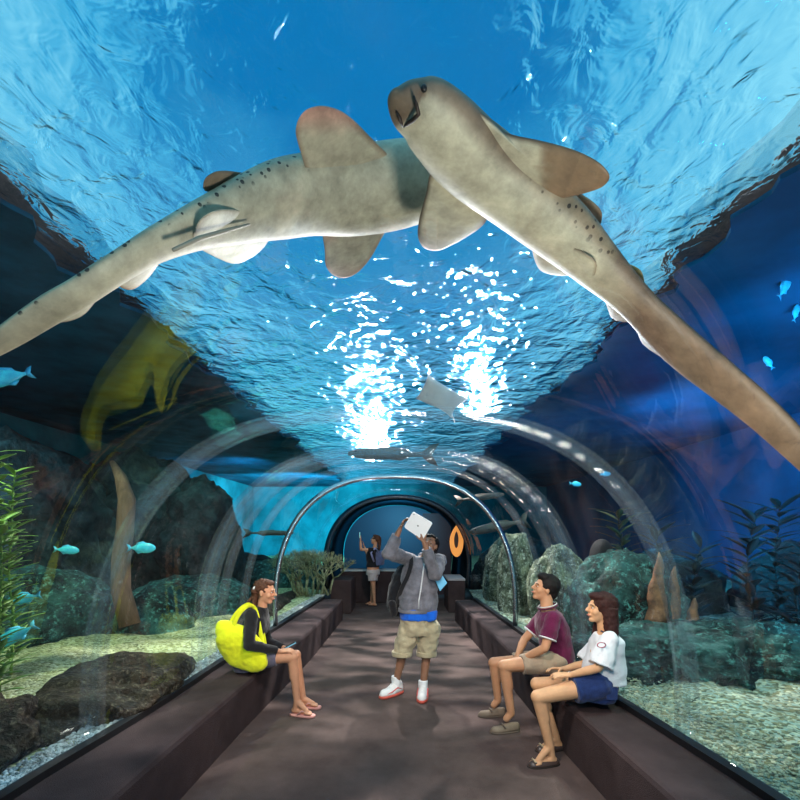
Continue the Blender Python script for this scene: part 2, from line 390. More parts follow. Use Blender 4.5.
# white pebbles along the left glass
ic=bmesh.new(); bmesh.ops.create_icosphere(ic,subdivisions=1,radius=1); iv=[v.co.copy() for v in ic.verts]; ifc=[tuple(v.index for v in f.verts) for f in ic.faces]; ic.free()
def pebbles(side,n,w,y0,y1,material,label,smin=.006,smax=.017,z=.43):
    mb=MB()
    for k in range(n):
        Y=y0+(y1-y0)*random.random()**1.4; d=.04+w*random.random()**1.5
        c=Vector((sill(side,Y)+side*d,Y,z+random.random()*.012)); s=random.uniform(smin,smax)
        R=Matrix.Rotation(random.random()*6,3,'Z'); sc=Vector((random.uniform(.7,1.3),random.uniform(.7,1.3),random.uniform(.5,.9)))
        mb.add([c+R@Vector((v.x*sc.x,v.y*sc.y,v.z*sc.z))*s for v in iv],ifc)
    return tag(obj('pebbles',mb,material,None,False),label,'pebbles',kind='stuff')
pebbles(-1,5200,.16,1.4,9.0,M['pebble'],'strip of small white and grey pebbles along the left glass')
pebbles(1,2600,.9,1.8,6.0,mat('tan_pebbles',(.45,.42,.26),.7,col2=(.16,.26,.22),scale=9),'loose tan and teal pebbles scattered on the right gravel',.006,.014,.44)

def rock(name,c,r,material,label,cat='rock',amp=.35,fr=1.5,seed=0,sub=5,ridge=False,group=None,zs=1.0):
    bm=bmesh.new(); bmesh.ops.create_icosphere(bm,subdivisions=sub,radius=1)
    for v in bm.verts:
        p=v.co.copy(); q=Vector((p.x*r[0],p.y*r[1],p.z*r[2]))
        s=Vector((seed*7.3,seed*3.1,seed*1.7)); n=0; a=1; f=fr
        for o_ in range(5):
            k=noise.noise(Vector((q.x*f,q.y*f,q.z*f*zs))+s); n+=a*((1-2*abs(k))*.6 if ridge else k); a*=.52; f*=2.1
        v.co=q*(1+amp*n)
    me=bpy.data.meshes.new(name); bm.to_mesh(me); bm.free(); me.polygons.foreach_set('use_smooth',[True]*len(me.polygons))
    me.materials.append(material); o=bpy.data.objects.new(name,me); o.location=c; COL.objects.link(o)
    return tag(o,label,cat,group)
rock('boulder',(-3.42,6.0,.30),(.66,.6,.62),M['rock_teal'],'round teal boulder on the gravel left of the yellow bag reflection',seed=1,amp=.2)
rock('rock_ledge',(-4.55,5.6,.55),(.75,.7,.55),M['rock_teal'],'low mossy ledge behind the blue fish at the left edge',seed=2,ridge=True)
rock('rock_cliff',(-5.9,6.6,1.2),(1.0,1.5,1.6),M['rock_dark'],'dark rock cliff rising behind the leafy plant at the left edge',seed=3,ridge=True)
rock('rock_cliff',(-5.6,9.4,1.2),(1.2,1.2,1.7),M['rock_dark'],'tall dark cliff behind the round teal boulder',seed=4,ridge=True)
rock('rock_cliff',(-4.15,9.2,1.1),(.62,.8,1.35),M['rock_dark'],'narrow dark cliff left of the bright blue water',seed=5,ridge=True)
rock('rock_ledge',(-3.5,7.4,.45),(.8,.9,.42),M['rock_teal'],'flat teal ledge behind the seated woman',seed=6,ridge=True)
rock('rock_slab',(-2.30,3.55,.42),(.34,.62,.20),M['rock_brown'],'long flat brown rock beside the white pebbles on the left',seed=7,amp=.5,fr=3,ridge=True)
rock('rock_slab',(-2.62,2.55,.42),(.36,.38,.24),M['rock_brown'],'brown rock at the lower left corner by the glass',seed=8,amp=.5,fr=3,ridge=True)
rock('rock_ledge',(-3.1,10.9,.45),(1.1,.8,.5),M['rock_teal'],'far teal rock ledge beside the end of the left bench',seed=21,ridge=True)
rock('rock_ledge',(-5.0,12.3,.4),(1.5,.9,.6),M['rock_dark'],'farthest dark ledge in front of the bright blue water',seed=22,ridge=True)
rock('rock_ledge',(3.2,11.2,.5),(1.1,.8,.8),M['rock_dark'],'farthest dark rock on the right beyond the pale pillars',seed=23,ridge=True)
rock('rock_slab',(-2.2,7.3,.43),(.24,1.4,.15),M['rock_brown'],'narrow brown rock strip along the far left glass',seed=9,amp=.3,fr=3)
rock('coral_mound',(3.25,4.45,.42),(1.25,.62,.29),M['rock_teal'],'wide low teal coral mound on the right gravel','coral rock',seed=10,amp=.42,fr=3.6,ridge=True,sub=6)
rock('coral_mound',(4.75,4.9,.36),(.8,.7,.25),M['rock_teal'],'teal coral mound cut by the right edge of the photo','coral rock',seed=11,amp=.42,fr=3.6,ridge=True)
rock('rock_pillar',(1.92,7.3,.78),(.24,.38,.80),M['rock_green'],'pale green fluted rock pillar beyond the right bench',seed=12,amp=.30,fr=3.4,ridge=True,zs=.22,sub=6)
rock('rock_pillar',(1.98,8.5,.68),(.3,.4,.70),M['rock_green'],'shorter pale green rock farthest along the right glass',seed=13,amp=.30,fr=3.4,ridge=True,zs=.22,sub=6)
rock('rock_pillar',(2.3,6.4,.70),(.36,.4,.66),M['rock_green'],'pale green rock just behind the head of the seated man',seed=14,amp=.30,fr=3.4,ridge=True,zs=.22,sub=6)
rock('coral_mound',(2.75,5.4,.72),(.55,.5,.62),M['rock_teal'],'teal knobbly rock behind the long haired woman','coral rock',seed=15,amp=.32,fr=3.4,ridge=True)
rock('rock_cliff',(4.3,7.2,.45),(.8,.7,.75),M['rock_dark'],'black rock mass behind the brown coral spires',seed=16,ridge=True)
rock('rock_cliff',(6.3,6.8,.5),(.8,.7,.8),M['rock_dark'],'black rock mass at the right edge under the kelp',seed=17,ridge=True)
c=P(602,562,5.9); rock('barrel_sponge',c,(.17,.17,.30),mat('black_sponge',(.006,.006,.008),.9),'black barrel shaped sponge above the teal rock','sponge',seed=18,amp=.08,sub=4)

# coral spires
def spire(px,pb,pt,Y,w,label,colr,seed):
    a=P(px,pb,Y); b=P(px+3,pt,Y); n=14; rs=[]
    for i in range(n+1):
        u=i/n; c=a.lerp(b,u)+Vector((.03*noise.noise(Vector((u*3,seed,0))),0,0)); r=w*(1-u)**.7*(1+.35*noise.noise(Vector((u*7,seed*3,1))))+.006
        rs.append([c+Vector((math.cos(t*math.pi/6)*r*(1+.22*math.cos(3*t*math.pi/3+seed)),math.sin(t*math.pi/6)*r*.8,0)) for t in range(12)])
    mb=MB(); mb.rings(rs); o=obj('coral_spire',mb,colr,org=a); tag(o,label,'coral',group='brown coral spires')
sp=mat('brown_coral',(.34,.15,.07),.8,col2=(.10,.05,.03),scale=9,bump=1,bscale=30)
spire(656,622,552,4.75,.115,'tallest orange brown coral spire behind the right mound',sp,1)
spire(672,622,566,4.9,.085,'pale tipped brown coral spire right of the tallest one',sp,2)
spire(692,625,598,4.75,.06,'short brown coral spire farthest right of the group',sp,3)

# ------------------------------------------------------------------ plants
def leaf(mb,base,d,n,L,w,bend=.3):
    d=d.normalized(); s=d.cross(n).normalized(); n=s.cross(d); rs=[]
    for i in range(7):
        u=i/6; c=base+d*L*u+n*bend*L*u*u*-.5; ww=w*math.sin(math.pi*min(1,u*.94+.05))**.8
        rs.append([c-s*ww, c+n*.003, c+s*ww, c-n*.003])
    mb.rings(rs)
def plant(name,base,h,nl,leafL,leafw,stem_m,leaf_m,label,lean=(0,0),group=None,spread=1.0,cat='water plant'):
    base=Vector(base); t=thing(name,base,label,cat,group)
    pts=[base+Vector((lean[0]*u*u+.05*h*noise.noise(Vector((u*3,base.x,base.y))),lean[1]*u*u,h*u)) for u in [i/10 for i in range(11)]]
    mb=MB(); mb.tube(pts,[.012*(1-.6*i/10) for i in range(11)],6); obj('stem',mb,stem_m,t)
    mb=MB()
    for k in range(nl):
        u=.08+.92*k/nl; i=min(9,int(u*10)); p=pts[i].lerp(pts[i+1],u*10-i)
        a=k*2.4+random.uniform(-.4,.4); d=Vector((math.cos(a)*spread,math.sin(a)*spread,random.uniform(.3,1.0)))
        leaf(mb,p,d,Vector((0,0,1)),leafL*random.uniform(.7,1.15),leafw,.5)
    obj('foliage',mb,leaf_m,t); return t
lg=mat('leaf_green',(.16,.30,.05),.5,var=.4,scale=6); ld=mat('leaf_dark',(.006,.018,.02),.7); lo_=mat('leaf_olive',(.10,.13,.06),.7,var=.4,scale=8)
for i,(px,pt,Y,l) in enumerate(((-6,450,3.5,'bright green leafy plant at the left edge, tallest stem'),(14,470,3.9,'bright green leafy plant at the left edge, right hand stem'),(0,520,3.3,'bright green leafy plant at the left edge, lowest stem'))):
    b=P(px,0,Y); top=P(px,pt,Y).z
    plant('leafy_plant',(b.x,Y,.42),top-.42,80,.20,.03,lg,lg,l,group='leafy plants at the left edge')
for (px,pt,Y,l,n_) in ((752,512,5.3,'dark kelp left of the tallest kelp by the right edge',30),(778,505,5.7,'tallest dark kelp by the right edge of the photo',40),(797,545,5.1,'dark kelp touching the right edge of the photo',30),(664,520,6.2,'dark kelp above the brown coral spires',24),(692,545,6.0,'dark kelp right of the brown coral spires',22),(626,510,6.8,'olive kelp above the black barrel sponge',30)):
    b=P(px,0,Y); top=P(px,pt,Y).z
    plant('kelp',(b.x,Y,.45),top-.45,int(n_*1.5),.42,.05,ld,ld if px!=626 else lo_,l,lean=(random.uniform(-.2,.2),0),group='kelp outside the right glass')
# branching bush at the far left end
base=P(322,575,9.0); t=thing('branching_coral',(base.x-.1,9.0,.42),'olive branching coral bush at the far end of the left bench','coral')
mb=MB(); rnd=random.Random(4)
def br(p,d,L,r,k):
    q=p+d*L; mb.tube([p,(p+q)/2+Vector((rnd.uniform(-1,1),rnd.uniform(-1,1),rnd.uniform(-1,1)))*L*.1,q],[r,r*.85,r*.6],5)
    if k:
        for _ in range(3): br(q,(d+Vector((rnd.uniform(-1,1),rnd.uniform(-.8,.8),rnd.uniform(-.5,.8)))*.85).normalized(),L*.72,r*.62,k-1)
for a in range(15): br(Vector((base.x-.15+rnd.uniform(-.4,.3),9.0+rnd.uniform(-.2,.2),.42)),Vector((rnd.uniform(-.6,.4),rnd.uniform(-.3,.3),1)).normalized(),.34,.03,4)
obj('branches',mb,mat('olive_branch',(.22,.24,.13),.8,var=.5,scale=12),t)
# ribs of the sunken trunk seen on the left
def trunk(pts,r,m_,name,label,flat=1):
    mb=MB(); mb.tube(pts,r,12,flat); o=obj(name,mb,m_,org=pts[0]); return tag(o,label,'tree trunk')
tb=mat('brown_trunk',(.14,.08,.05),.85,var=.35,scale=4,bump=1,bscale=12,stretch=(3,3,.4))
trunk([P(130,625,5.4),P(121,590,5.4),P(121,560,5.45),P(125,530,5.5),P(127,500,5.5),P(121,478,5.6),P(112,462,5.7)],[.12,.11,.105,.10,.10,.07,.03],tb,'tree_trunk','upright brown trunk above the teal boulder')

# ------------------------------------------------------------------ fish
def fish_proto(name,body,fin,L=.3,deep=.30,label='',cat='fish',group=None):
    t=thing(name,(0,0,0),label,cat,group)
    rs=[]; cs=[]
    for i in range(15):
        u=i/14; x=L*(.5-u); h=L*deep*.5*(math.sin(math.pi*min(1,(u*.97+.03))**.75)**.8)+.004*L; 
        if u>.8: h=max(h,L*.035)
        w=h*.5
        rs.append([Vector((x,w*math.cos(a*math.pi/8),h*math.sin(a*math.pi/8))) for a in range(16)])
    mb=MB(); mb.rings(rs); obj('body',mb,body,t)
    def fin_(name_,pts,axis='y',th=.004):
        c=sum((Vector(p) for p in pts),Vector())/len(pts); off=Vector((0,th,0)) if axis=='y' else Vector((0,0,th))
        mb=MB(); n=len(pts); vs=[Vector(p)for p in pts]+[c+off,c-off]
        fs=[(i,(i+1)%n,n) for i in range(n)]+[((i+1)%n,i,n+1) for i in range(n)]
        mb.add(vs,fs); obj(name_,mb,fin,t)
    fin_('tail_fin',[(-.44*L,0,0),(-.56*L,0,.13*L),(-.68*L,0,.17*L),(-.6*L,0,0),(-.68*L,0,-.17*L),(-.56*L,0,-.12*L)])
    fin_('dorsal_fin',[(.2*L,0,deep*.42*L),(0,0,deep*.66*L),(-.25*L,0,deep*.5*L),(-.33*L,0,deep*.22*L),(-.1*L,0,deep*.4*L)])
    fin_('anal_fin',[(0,0,-deep*.44*L),(-.2*L,0,-deep*.58*L),(-.32*L,0,-deep*.3*L),(-.15*L,0,-deep*.35*L)])
    for s in (-1,1):
        mb=MB(); mb.add([Vector((.2*L,s*.07*L,0)),Vector((.08*L,s*.16*L,-.03*L)),Vector((.03*L,s*.13*L,-.06*L)),Vector((.14*L,s*.07*L,-.03*L))],[(0,1,2,3)]); 
        o=obj('pectoral_fin',mb,fin,t); m=o.modifiers.new('t','SOLIDIFY'); m.thickness=.002
        mb=MB(); mb.ell((.38*L,s*.045*L,.03*L),(.018*L,.012*L,.018*L),seg=8,rg=6); obj('eye',mb,M['black'],t)
    return t
cy=mat('cyan_scales',(.08,.75,.85),.35,col2=(.04,.45,.65),scale=14,spec=.6); cyf=mat('cyan_fin',(.08,.5,.75),.5)
gy=mat('silver_scales',(.35,.42,.42),.35,spec=.6); te=mat('teal_scales',(.03,.30,.30),.4)
pf=fish_proto('reef_fish',cy,cyf,.3,.42)
def place(o,px,py,Y,yaw,pitch,label,sc=1,group='blue fish outside the left glass',roll=0):
    o.location=P(px,py,Y); o.rotation_euler=(math.radians(roll),math.radians(pitch),math.radians(yaw)); o.scale=(sc,)*3
    tag(o,label,'fish',group)
specs=[(68,550,5.0,10,4,'round blue fish facing right, leftmost of the upper pair',.75),(143,548,5.0,0,0,'teal blue fish in front of the upright brown trunk',.92),
(22,599,4.2,190,12,'small blue fish facing left above the lowest blue fish',.85),(13,636,3.8,200,28,'lowest blue fish, tilted head down at the left edge',.95)]
for i,(px,py,Y,yaw,pit,l,sc) in enumerate(specs):
    o=pf if i==0 else dup(pf); place(o,px,py,Y,yaw,pit,l,sc)
for (px,py,Y,yaw,pit,l,sc) in ((785,286,4.2,20,-55,'cyan fish swimming steeply upward near the right edge',.8),(796,312,4.6,10,-75,'small cyan fish cut by the right edge',.55),(768,362,5.0,160,-60,'tiny teal fish low in the deep blue on the right',.5),(576,484,7.0,10,5,'tiny teal fish in the middle of the right glass',.6),(606,474,7.2,10,-5,'tiny teal fish above and right of the other tiny one',.55),(3,378,3.0,200,20,'teal fish cut by the left edge below the shark tail',.9)):
    o=dup(pf); place(o,px,py,Y,yaw,pit,l,sc,'blue fish outside the right glass' if px>400 else 'blue fish outside the left glass')
slim=fish_proto('slender_shark',mat('grey_brown_shark',(.16,.13,.10),.6,col2=(.10,.08,.07),scale=5),mat('grey_brown_fin',(.13,.11,.09),.6),1.0,.17)
slim.location=P(385,454,8.6); slim.rotation_euler=(0,math.radians(-4),math.radians(160)); slim.scale=(1.6,1.6,1.3); tag(slim,'brown slender shark swimming across above the far tunnel','shark')
o=dup(slim); o.location=P(495,527,8.2); o.rotation_euler=(0,math.radians(12),math.radians(170)); o.scale=(.95,1.5,1); tag(o,'grey fish drifting above the pale rock pillars on the right','fish')
o=dup(slim); o.location=P(483,497,7.6); o.rotation_euler=(0,math.radians(-8),math.radians(5)); o.scale=(.75,.7,.6); tag(o,'thin grey fish high on the right above the far arch','fish')
o=dup(slim); o.location=P(272,533,9.2); o.rotation_euler=(0,0,0); o.scale=(.9,.8,.6); tag(o,'thin fish in the bright blue water above the seated woman','fish')
# pale ray
t=thing('pale_ray',P(441,398,5.2),'white ray gliding over the tunnel in the bright ripples','ray')
rs=[]
prof=[(-.34,.008),(-.26,.06),(-.16,.14),(-.05,.23),(.03,.31),(.10,.22),(.18,.10),(.26,.04),(.32,.01)]
c=P(441,398,5.2)
for x,w in prof: rs.append([c+Vector((w*math.cos(a*math.pi/8)+x*.5,x,.022*math.sin(a*math.pi/8)+.03*abs(math.cos(a*math.pi/8))*w*1.5-x*.40)) for a in range(16)])
mb=MB(); mb.rings(rs); wm=mat('white_belly',(.85,.85,.85),.5); obj('body',mb,wm,t)
mb=MB(); mb.tube([c+Vector((.12,.25,-.09)),c+Vector((.2,.45,-.12)),c+Vector((.25,.7,-.12))],[.012,.007,.003],6); obj('tail',mb,wm,t)

# ------------------------------------------------------------------ the two big sharks
TC=Vector((-.03,0,.43))
def SP(px,py,dl):
    A=1.97+dl; B=2.05+dl; dx=(px-400)/F; dz=-(py-HY)/F; x0=-TC.x; z0=CH-TC.z
    a=dx*dx/A/A+dz*dz/B/B; b=2*(x0*dx/A/A+z0*dz/B/B); c=x0*x0/A/A+z0*z0/B/B-1
    Y=(-b+math.sqrt(b*b-4*a*c))/(2*a); return Vector((dx*Y,Y,CH+dz*Y))
def inward(p):
    n=Vector(((TC.x-p.x),0,(TC.z-p.z))); 
    v=Vector((0,0,CH))-p; return (n.normalized()+.8*v.normalized()).normalized()
def sst(a,b,x):
    t=max(0,min(1,(x-a)/(b-a))); return t*t*(3-2*t)
def mixc(a,b,t): return tuple(p+(q-p)*t for p,q in zip(a,b))
def catmull(st,sub=5):
    out=[]
    for i in range(len(st)-1):
        p0=st[max(i-1,0)];p1=st[i];p2=st[i+1];p3=st[min(i+2,len(st)-1)]
        for k in range(sub):
            t=k/sub
            out.append(tuple(.5*((2*b)+(-a+c)*t+(2*a-5*b+4*c-d)*t*t+(-a+3*b-3*c+d)*t**3) for a,b,c,d in zip(p0,p1,p2,p3)))
    out.append(st[-1]); return out
def shark_body(name,st,colf,material,parent,roll=0,thick=.62):
    st=catmull(st); n=30; R_=[];cs=[]
    for i,(x,y,w,dl) in enumerate(st):
        a=st[max(0,i-1)]; b=st[min(len(st)-1,i+1)]; d=Vector((b[0]-a[0],b[1]-a[1])).normalized(); pr=Vector((d.y,-d.x)); w=max(w,.6)
        C=SP(x,y,dl); L_=SP(x+pr.x*w,y+pr.y*w,dl); W=(L_-SP(x-pr.x*w,y-pr.y*w,dl))/2
        N=inward(C); W=W-N*W.dot(N)*.5; k=W.length*thick*(1-.4*sst(.45,.8,i/len(st)))
        ring=[]
        for j in range(n):
            th=2*math.pi*j/n; ring.append(C+W*math.cos(th)+N*k*math.sin(th)*(.92 if math.sin(th)>0 else 1.25))
            cs.append(colf(x+pr.x*w*math.cos(th),y+pr.y*w*math.cos(th),th,i/len(st)))
        R_.append(ring)
    mb=MB(); mb.rings(R_,cs=cs); return obj(name,mb,material,parent)
def fin(name,poly,dl,colf,material,parent,th=.022,off=0.0,lift=0,smooth=2):
    for _ in range(smooth):   # chaikin
        q=[]
        for a,b in zip(poly,poly[1:]+poly[:1]):
            q.append((a[0]*.78+b[0]*.22,a[1]*.78+b[1]*.22)); q.append((a[0]*.22+b[0]*.78,a[1]*.22+b[1]*.78))
        poly=q
    cx=sum(p[0] for p in poly)/len(poly); cyy=sum(p[1] for p in poly)/len(poly)
    ks=(1.0,.985,.93,.82,.65,.4,.12); R_=[];cs=[]
    f=lambda k: th*(1-k**3)**.7+.0015
    seq=[(k,-1) for k in reversed(ks)]+[(k,1) for k in ks]
    for k,sd in seq:
        ring=[]
        for p in poly:
            x=cx+(p[0]-cx)*k; y=cyy+(p[1]-cyy)*k; q=SP(x,y,(dl(x,y) if callable(dl) else dl)); N=inward(q)
            ring.append(q+N*(f(k)*sd+off)); cs.append(colf(x,y,k))
        R_.append(ring)
    mb=MB(); mb.rings(R_,cs=cs); return obj(name,mb,material,parent)
def shark_mat():
    m,t,N,L=nt('shark_skin'); out=N.new('ShaderNodeOutputMaterial'); b=N.new('ShaderNodeBsdfPrincipled'); L.new(b.outputs[0],out.inputs[0])
    b.inputs['Roughness'].default_value=.5; b.inputs['Specular IOR Level'].default_value=.35
    at=N.new('ShaderNodeAttribute'); at.attribute_name='col'; tc=N.new('ShaderNodeTexCoord')
    n=N.new('ShaderNodeTexNoise'); n.inputs['Scale'].default_value=9; n.inputs['Detail'].default_value=8; n.inputs['Roughness'].default_value=.7; L.new(tc.outputs['Object'],n.inputs['Vector'])
    r=N.new('ShaderNodeMapRange'); r.inputs[1].default_value=.3; r.inputs[2].default_value=.7; r.inputs[3].default_value=.5; r.inputs[4].default_value=1.2; L.new(n.outputs[0],r.inputs[0])
    mx=N.new('ShaderNodeMix'); mx.data_type='RGBA'; mx.blend_type='MULTIPLY'; mx.inputs[0].default_value=1; L.new(at.outputs[0],mx.inputs[6]); L.new(r.outputs[0],mx.inputs[7])
    v=N.new('ShaderNodeTexVoronoi'); v.inputs['Scale'].default_value=34; L.new(tc.outputs['Object'],v.inputs['Vector'])
    lt=N.new('ShaderNodeMath'); lt.operation='LESS_THAN'; lt.inputs[1].default_value=.27; L.new(v.outputs['Distance'],lt.inputs[0])
    # spots only where the alpha of the skin colour marks the back
    g=N.new('ShaderNodeMath'); g.operation='SUBTRACT'; g.inputs[0].default_value=1; L.new(at.outputs['Alpha'],g.inputs[1])
    ml=N.new('ShaderNodeMath'); ml.operation='MULTIPLY'; L.new(lt.outputs[0],ml.inputs[0]); L.new(g.outputs[0],ml.inputs[1])
    m2=N.new('ShaderNodeMix'); m2.data_type='RGBA'; L.new(ml.outputs[0],m2.inputs[0]); L.new(mx.outputs[2],m2.inputs[6]); m2.inputs[7].default_value=(.02,.015,.012,1)
    L.new(m2.outputs[2],b.inputs['Base Color'])
    bp=N.new('ShaderNodeBump'); bp.inputs['Strength'].default_value=.35; bp.inputs['Distance'].default_value=.01; L.new(n.outputs[0],bp.inputs['Height']); L.new(bp.outputs[0],b.inputs['Normal'])
    return m
SK=shark_mat()
BEL=(.54,.46,.33); BRN=(.22,.14,.09); DKB=(.12,.07,.045); PNK=(.62,.30,.22); ORG=(.75,.38,.14)
# left shark
dL=lambda x: .30+.62*sst(60,420,x)
def cl(x,y,th,u):
    e=sst(.05,.35,-math.sin(th)*.6-math.cos(th)*.8-.22)*sst(330,300,x)+sst(.2,.6,-math.sin(th)); e=min(1,e)
    c=mixc(BEL,(.36,.29,.20),sst(120,20,x)*.8)
    return (*mixc(c,(.46,.38,.26),e),1-e)
s1=thing('leopard_shark',SP(300,200,.7),'spotted shark seen from below, its tail trailing to the left edge','shark','two large sharks over the tunnel')
stl=[(452,178,8),(447,180,22),(432,183,32),(410,186,35),(385,191,36),(350,196,35),(310,198,33),(280,203,32),(250,211,28),(225,219,24),(200,227,20),(175,237,17),(150,249,15),(125,264,14),(100,280,14),(75,296,14),(50,310,14),(25,326,13),(0,342,11),(-30,360,8),(-60,376,5),(-90,390,1)]
shark_body('body',[(x,y,w,dL(x)) for x,y,w in stl],cl,SK,s1)
dlf=lambda x,y:dL(x)
def cf(edge,tipc=None,tipt=None):
    def f(x,y,k):
        c=mixc(BEL,edge,sst(.84,.99,k)*.95)
        if tipc: c=mixc(c,tipc,tipt(x,y))
        return c
    return f
fin('pectoral_fin',[(392,158),(372,139),(355,121),(340,110),(322,105),(306,109),(298,119),(295,132),(299,147),(304,163),(308,178),(315,188),(330,192),(352,190),(385,180)],dlf,cf((.30,.20,.13),PNK,lambda x,y:max(sst(136,112,y)*.8,.5*sst(12,0,abs(y-180)+abs(x-318)*.5))),SK,s1,.016,.0)
fin('pectoral_fin',[(328,222),(322,234),(325,250),(325,266),(333,276),(345,279),(358,273),(371,258),(381,239),(390,224),(380,205),(345,205)],dlf,cf((.38,.26,.16),PNK,lambda x,y:.35*sst(255,275,y)+.6*sst(9,0,abs(x-329)+abs(y-236)*.7)),SK,s1,.014,.0)
fin('pelvic_fin',[(188,236),(196,212),(212,202),(236,202),(256,213),(271,230),(258,247),(234,260),(208,248)],dlf,cf((.45,.36,.26),ORG,lambda x,y:.45*sst(252,260,y)),SK,s1,.012,.045)
fin('dorsal_fin',[(204,198),(205,183),(219,175),(242,177),(262,182),(240,195)],lambda x,y:dL(x)+.07,cf(DKB,BRN,lambda x,y:.9),SK,s1,.012,-.03)
fin('anal_fin',[(112,272),(118,287),(133,291),(151,276),(166,252),(140,250)],dlf,cf(BRN,ORG,lambda x,y:.35*sst(280,291,y)),SK,s1,.010,0)
fin('tail_fin',[(30,322),(64,323),(84,316),(99,297),(112,270),(70,292)],dlf,cf(BRN),SK,s1,.010,0)
mb=MB(); mb.tube([SP(x,y,dL(x)-.105) for x,y in ((173,250),(200,238),(228,230),(250,224))],[.006,.008,.007,.003],8); obj('clasper',mb,mat('clasper_skin',(.30,.25,.19),.6),s1)
# right shark
def dR(x): return .52-.22*sst(480,800,x)
def cr(x,y,th,u):
    front=(x-401)*.68+(y-119)*.0
    # mouth line from (402,119) to (419,100) to (415,88)
    side=(x-402)*(100-119)-(y-119)*(419-402)
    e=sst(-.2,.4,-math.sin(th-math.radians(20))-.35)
    c=BEL
    if side>0 and x<425: c=mixc(c,(.20,.13,.085),sst(0,90,side))
    c=mixc(c,(.18,.095,.055),sst(585,650,x)*.9)
    rt=sst(.45,.9,math.cos(th))*sst(.8,.6,u)
    c=mixc(c,(.20,.12,.08) if x<520 or x>615 else (.27,.19,.12),rt*.9)
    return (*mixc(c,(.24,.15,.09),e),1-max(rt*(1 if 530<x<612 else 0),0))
s2=thing('leopard_shark',SP(500,200,.4),'shark with raised blunt head in front, tail sweeping down to the right edge','shark','two large sharks over the tunnel')
str_=[(393,90,3),(396,94,12),(402,99,20),(412,106,27),(427,115,33),(443,131,36),(460,150,37),(478,168,35),(500,186,32),(522,202,31),(545,219,30),(570,240,27),(596,265,22),(618,286,18),(640,308,16),(662,331,17),(690,356,17),(725,384,16),(757,410,15),(785,436,14),(815,468,11),(850,508,7),(885,555,1)]
shark_body('body',[(x,y,w,dR(x)) for x,y,w in str_],cr,SK,s2,thick=.58)
drf=lambda x,y:dR(x)
fin('pectoral_fin',[(470,108),(492,122),(505,136),(542,143),(575,152),(599,164),(611,178),(603,189),(581,196),(556,201),(534,204),(512,196),(490,180),(470,150)],drf,cf((.14,.07,.04),(.22,.125,.07),lambda x,y:.9*sst(536,548,x)),SK,s2,.02,-.01)  # brown tip starts at a lighting edge, shade put into the skin colour
fin('pectoral_fin',[(430,172),(426,196),(419,220),(417,238),(423,250),(438,253),(459,243),(483,228),(491,213),(484,200),(465,178),(445,165)],drf,cf((.14,.08,.05),(.30,.21,.14),lambda x,y:.6*sst(225,250,y)),SK,s2,.018,-.01)
fin('pelvic_fin',[(516,224),(531,245),(535,262),(541,272),(558,276),(578,275),(586,266),(560,236)],drf,cf((.22,.15,.1)),SK,s2,.013,.0)
fin('pelvic_fin',[(556,236),(575,238),(600,252),(598,268),(590,282),(575,262)],drf,cf((.25,.17,.11)),SK,s2,.010,.05)
fin('dorsal_fin',[(560,192),(575,196),(591,206),(601,216),(600,229),(592,235),(574,214)],lambda x,y:dR(x)+.10,cf(DKB,BRN,lambda x,y:.9),SK,s2,.012,-.03)
fin('dorsal_fin',[(620,266),(631,268),(641,274),(644,289),(632,286)],lambda x,y:dR(x)+.06,cf(DKB,(.4,.26,.08),lambda x,y:.9),SK,s2,.010,-.02)
fin('anal_fin',[(600,285),(607,307),(612,320),(631,323),(637,311),(620,288)],drf,cf(DKB,BRN,lambda x,y:.7),SK,s2,.010,0)
fin('tail_fin',[(634,312),(638,336),(645,347),(668,361),(700,384),(715,385),(690,355),(655,322)],drf,cf(DKB,BRN,lambda x,y:.7),SK,s2,.012,0)
mk=mat('mouth_crease',(.03,.015,.01),.6)
def front_of(x,y,k): 
    p=SP(x,y,dR(x)); return p+inward(p)*k
mb=MB(); mb.tube([front_of(x,y,k) for x,y,k in ((403,120,.036),(407,115,.046),(414,107,.060),(419,101,.062),(417,94,.053),(414,88,.036))],[.002,.005,.006,.006,.005,.002],8); obj('mouth',mb,mk,s2)
mb=MB(); mb.tube([front_of(x,y,k) for x,y,k in ((396,104,.032),(400,110,.045),(403,117,.05))],[.002,.006,.003],8); obj('nostril',mb,mk,s2)
mb=MB(); mb.ell(front_of(424,84,.02),(.009,.009,.009)); obj('eye',mb,M['black'],s2)

# ------------------------------------------------------------------ people
def Vn(*a): return Vector(a).normalized()
def frame(f,u):
    f=Vector(f).normalized(); u=Vector(u); l=u.cross(f).normalized(); u=f.cross(l)
    return Matrix((f,l,u)).transposed()
def head_bits(mb,c,Mx,s=1):
    c=Vector(c); q=lambda p:c+Mx@(Vector(p)*s)
    E=lambda p,r,sg=18,rg=12: mb.ell(q(p),[k*s for k in r],Mx,sg,rg)
    E((-.012,0,.03),(.094,.074,.088)); E((.022,0,-.03),(.062,.056,.078)); E((.058,0,-.088),(.026,.03,.020)); E((.0,0,-.06),(.055,.052,.04))
    E((.080,0,.028),(.014,.048,.011)); E((.088,0,-.052),(.012,.022,.012))
    for s_ in (-1,1): E((.055,s_*.036,-.022),(.028,.024,.028)); E((-.004,s_*.076,-.008),(.018,.009,.031),10,8)
    mb.cap(q((.088,0,.022)),q((.110,0,-.014)),.008*s,.013*s)
    for s_ in (-1,1): mb.cap(q((.09,0,-.02)),q((.098,s_*.012,-.020)),.008*s,.008*s)
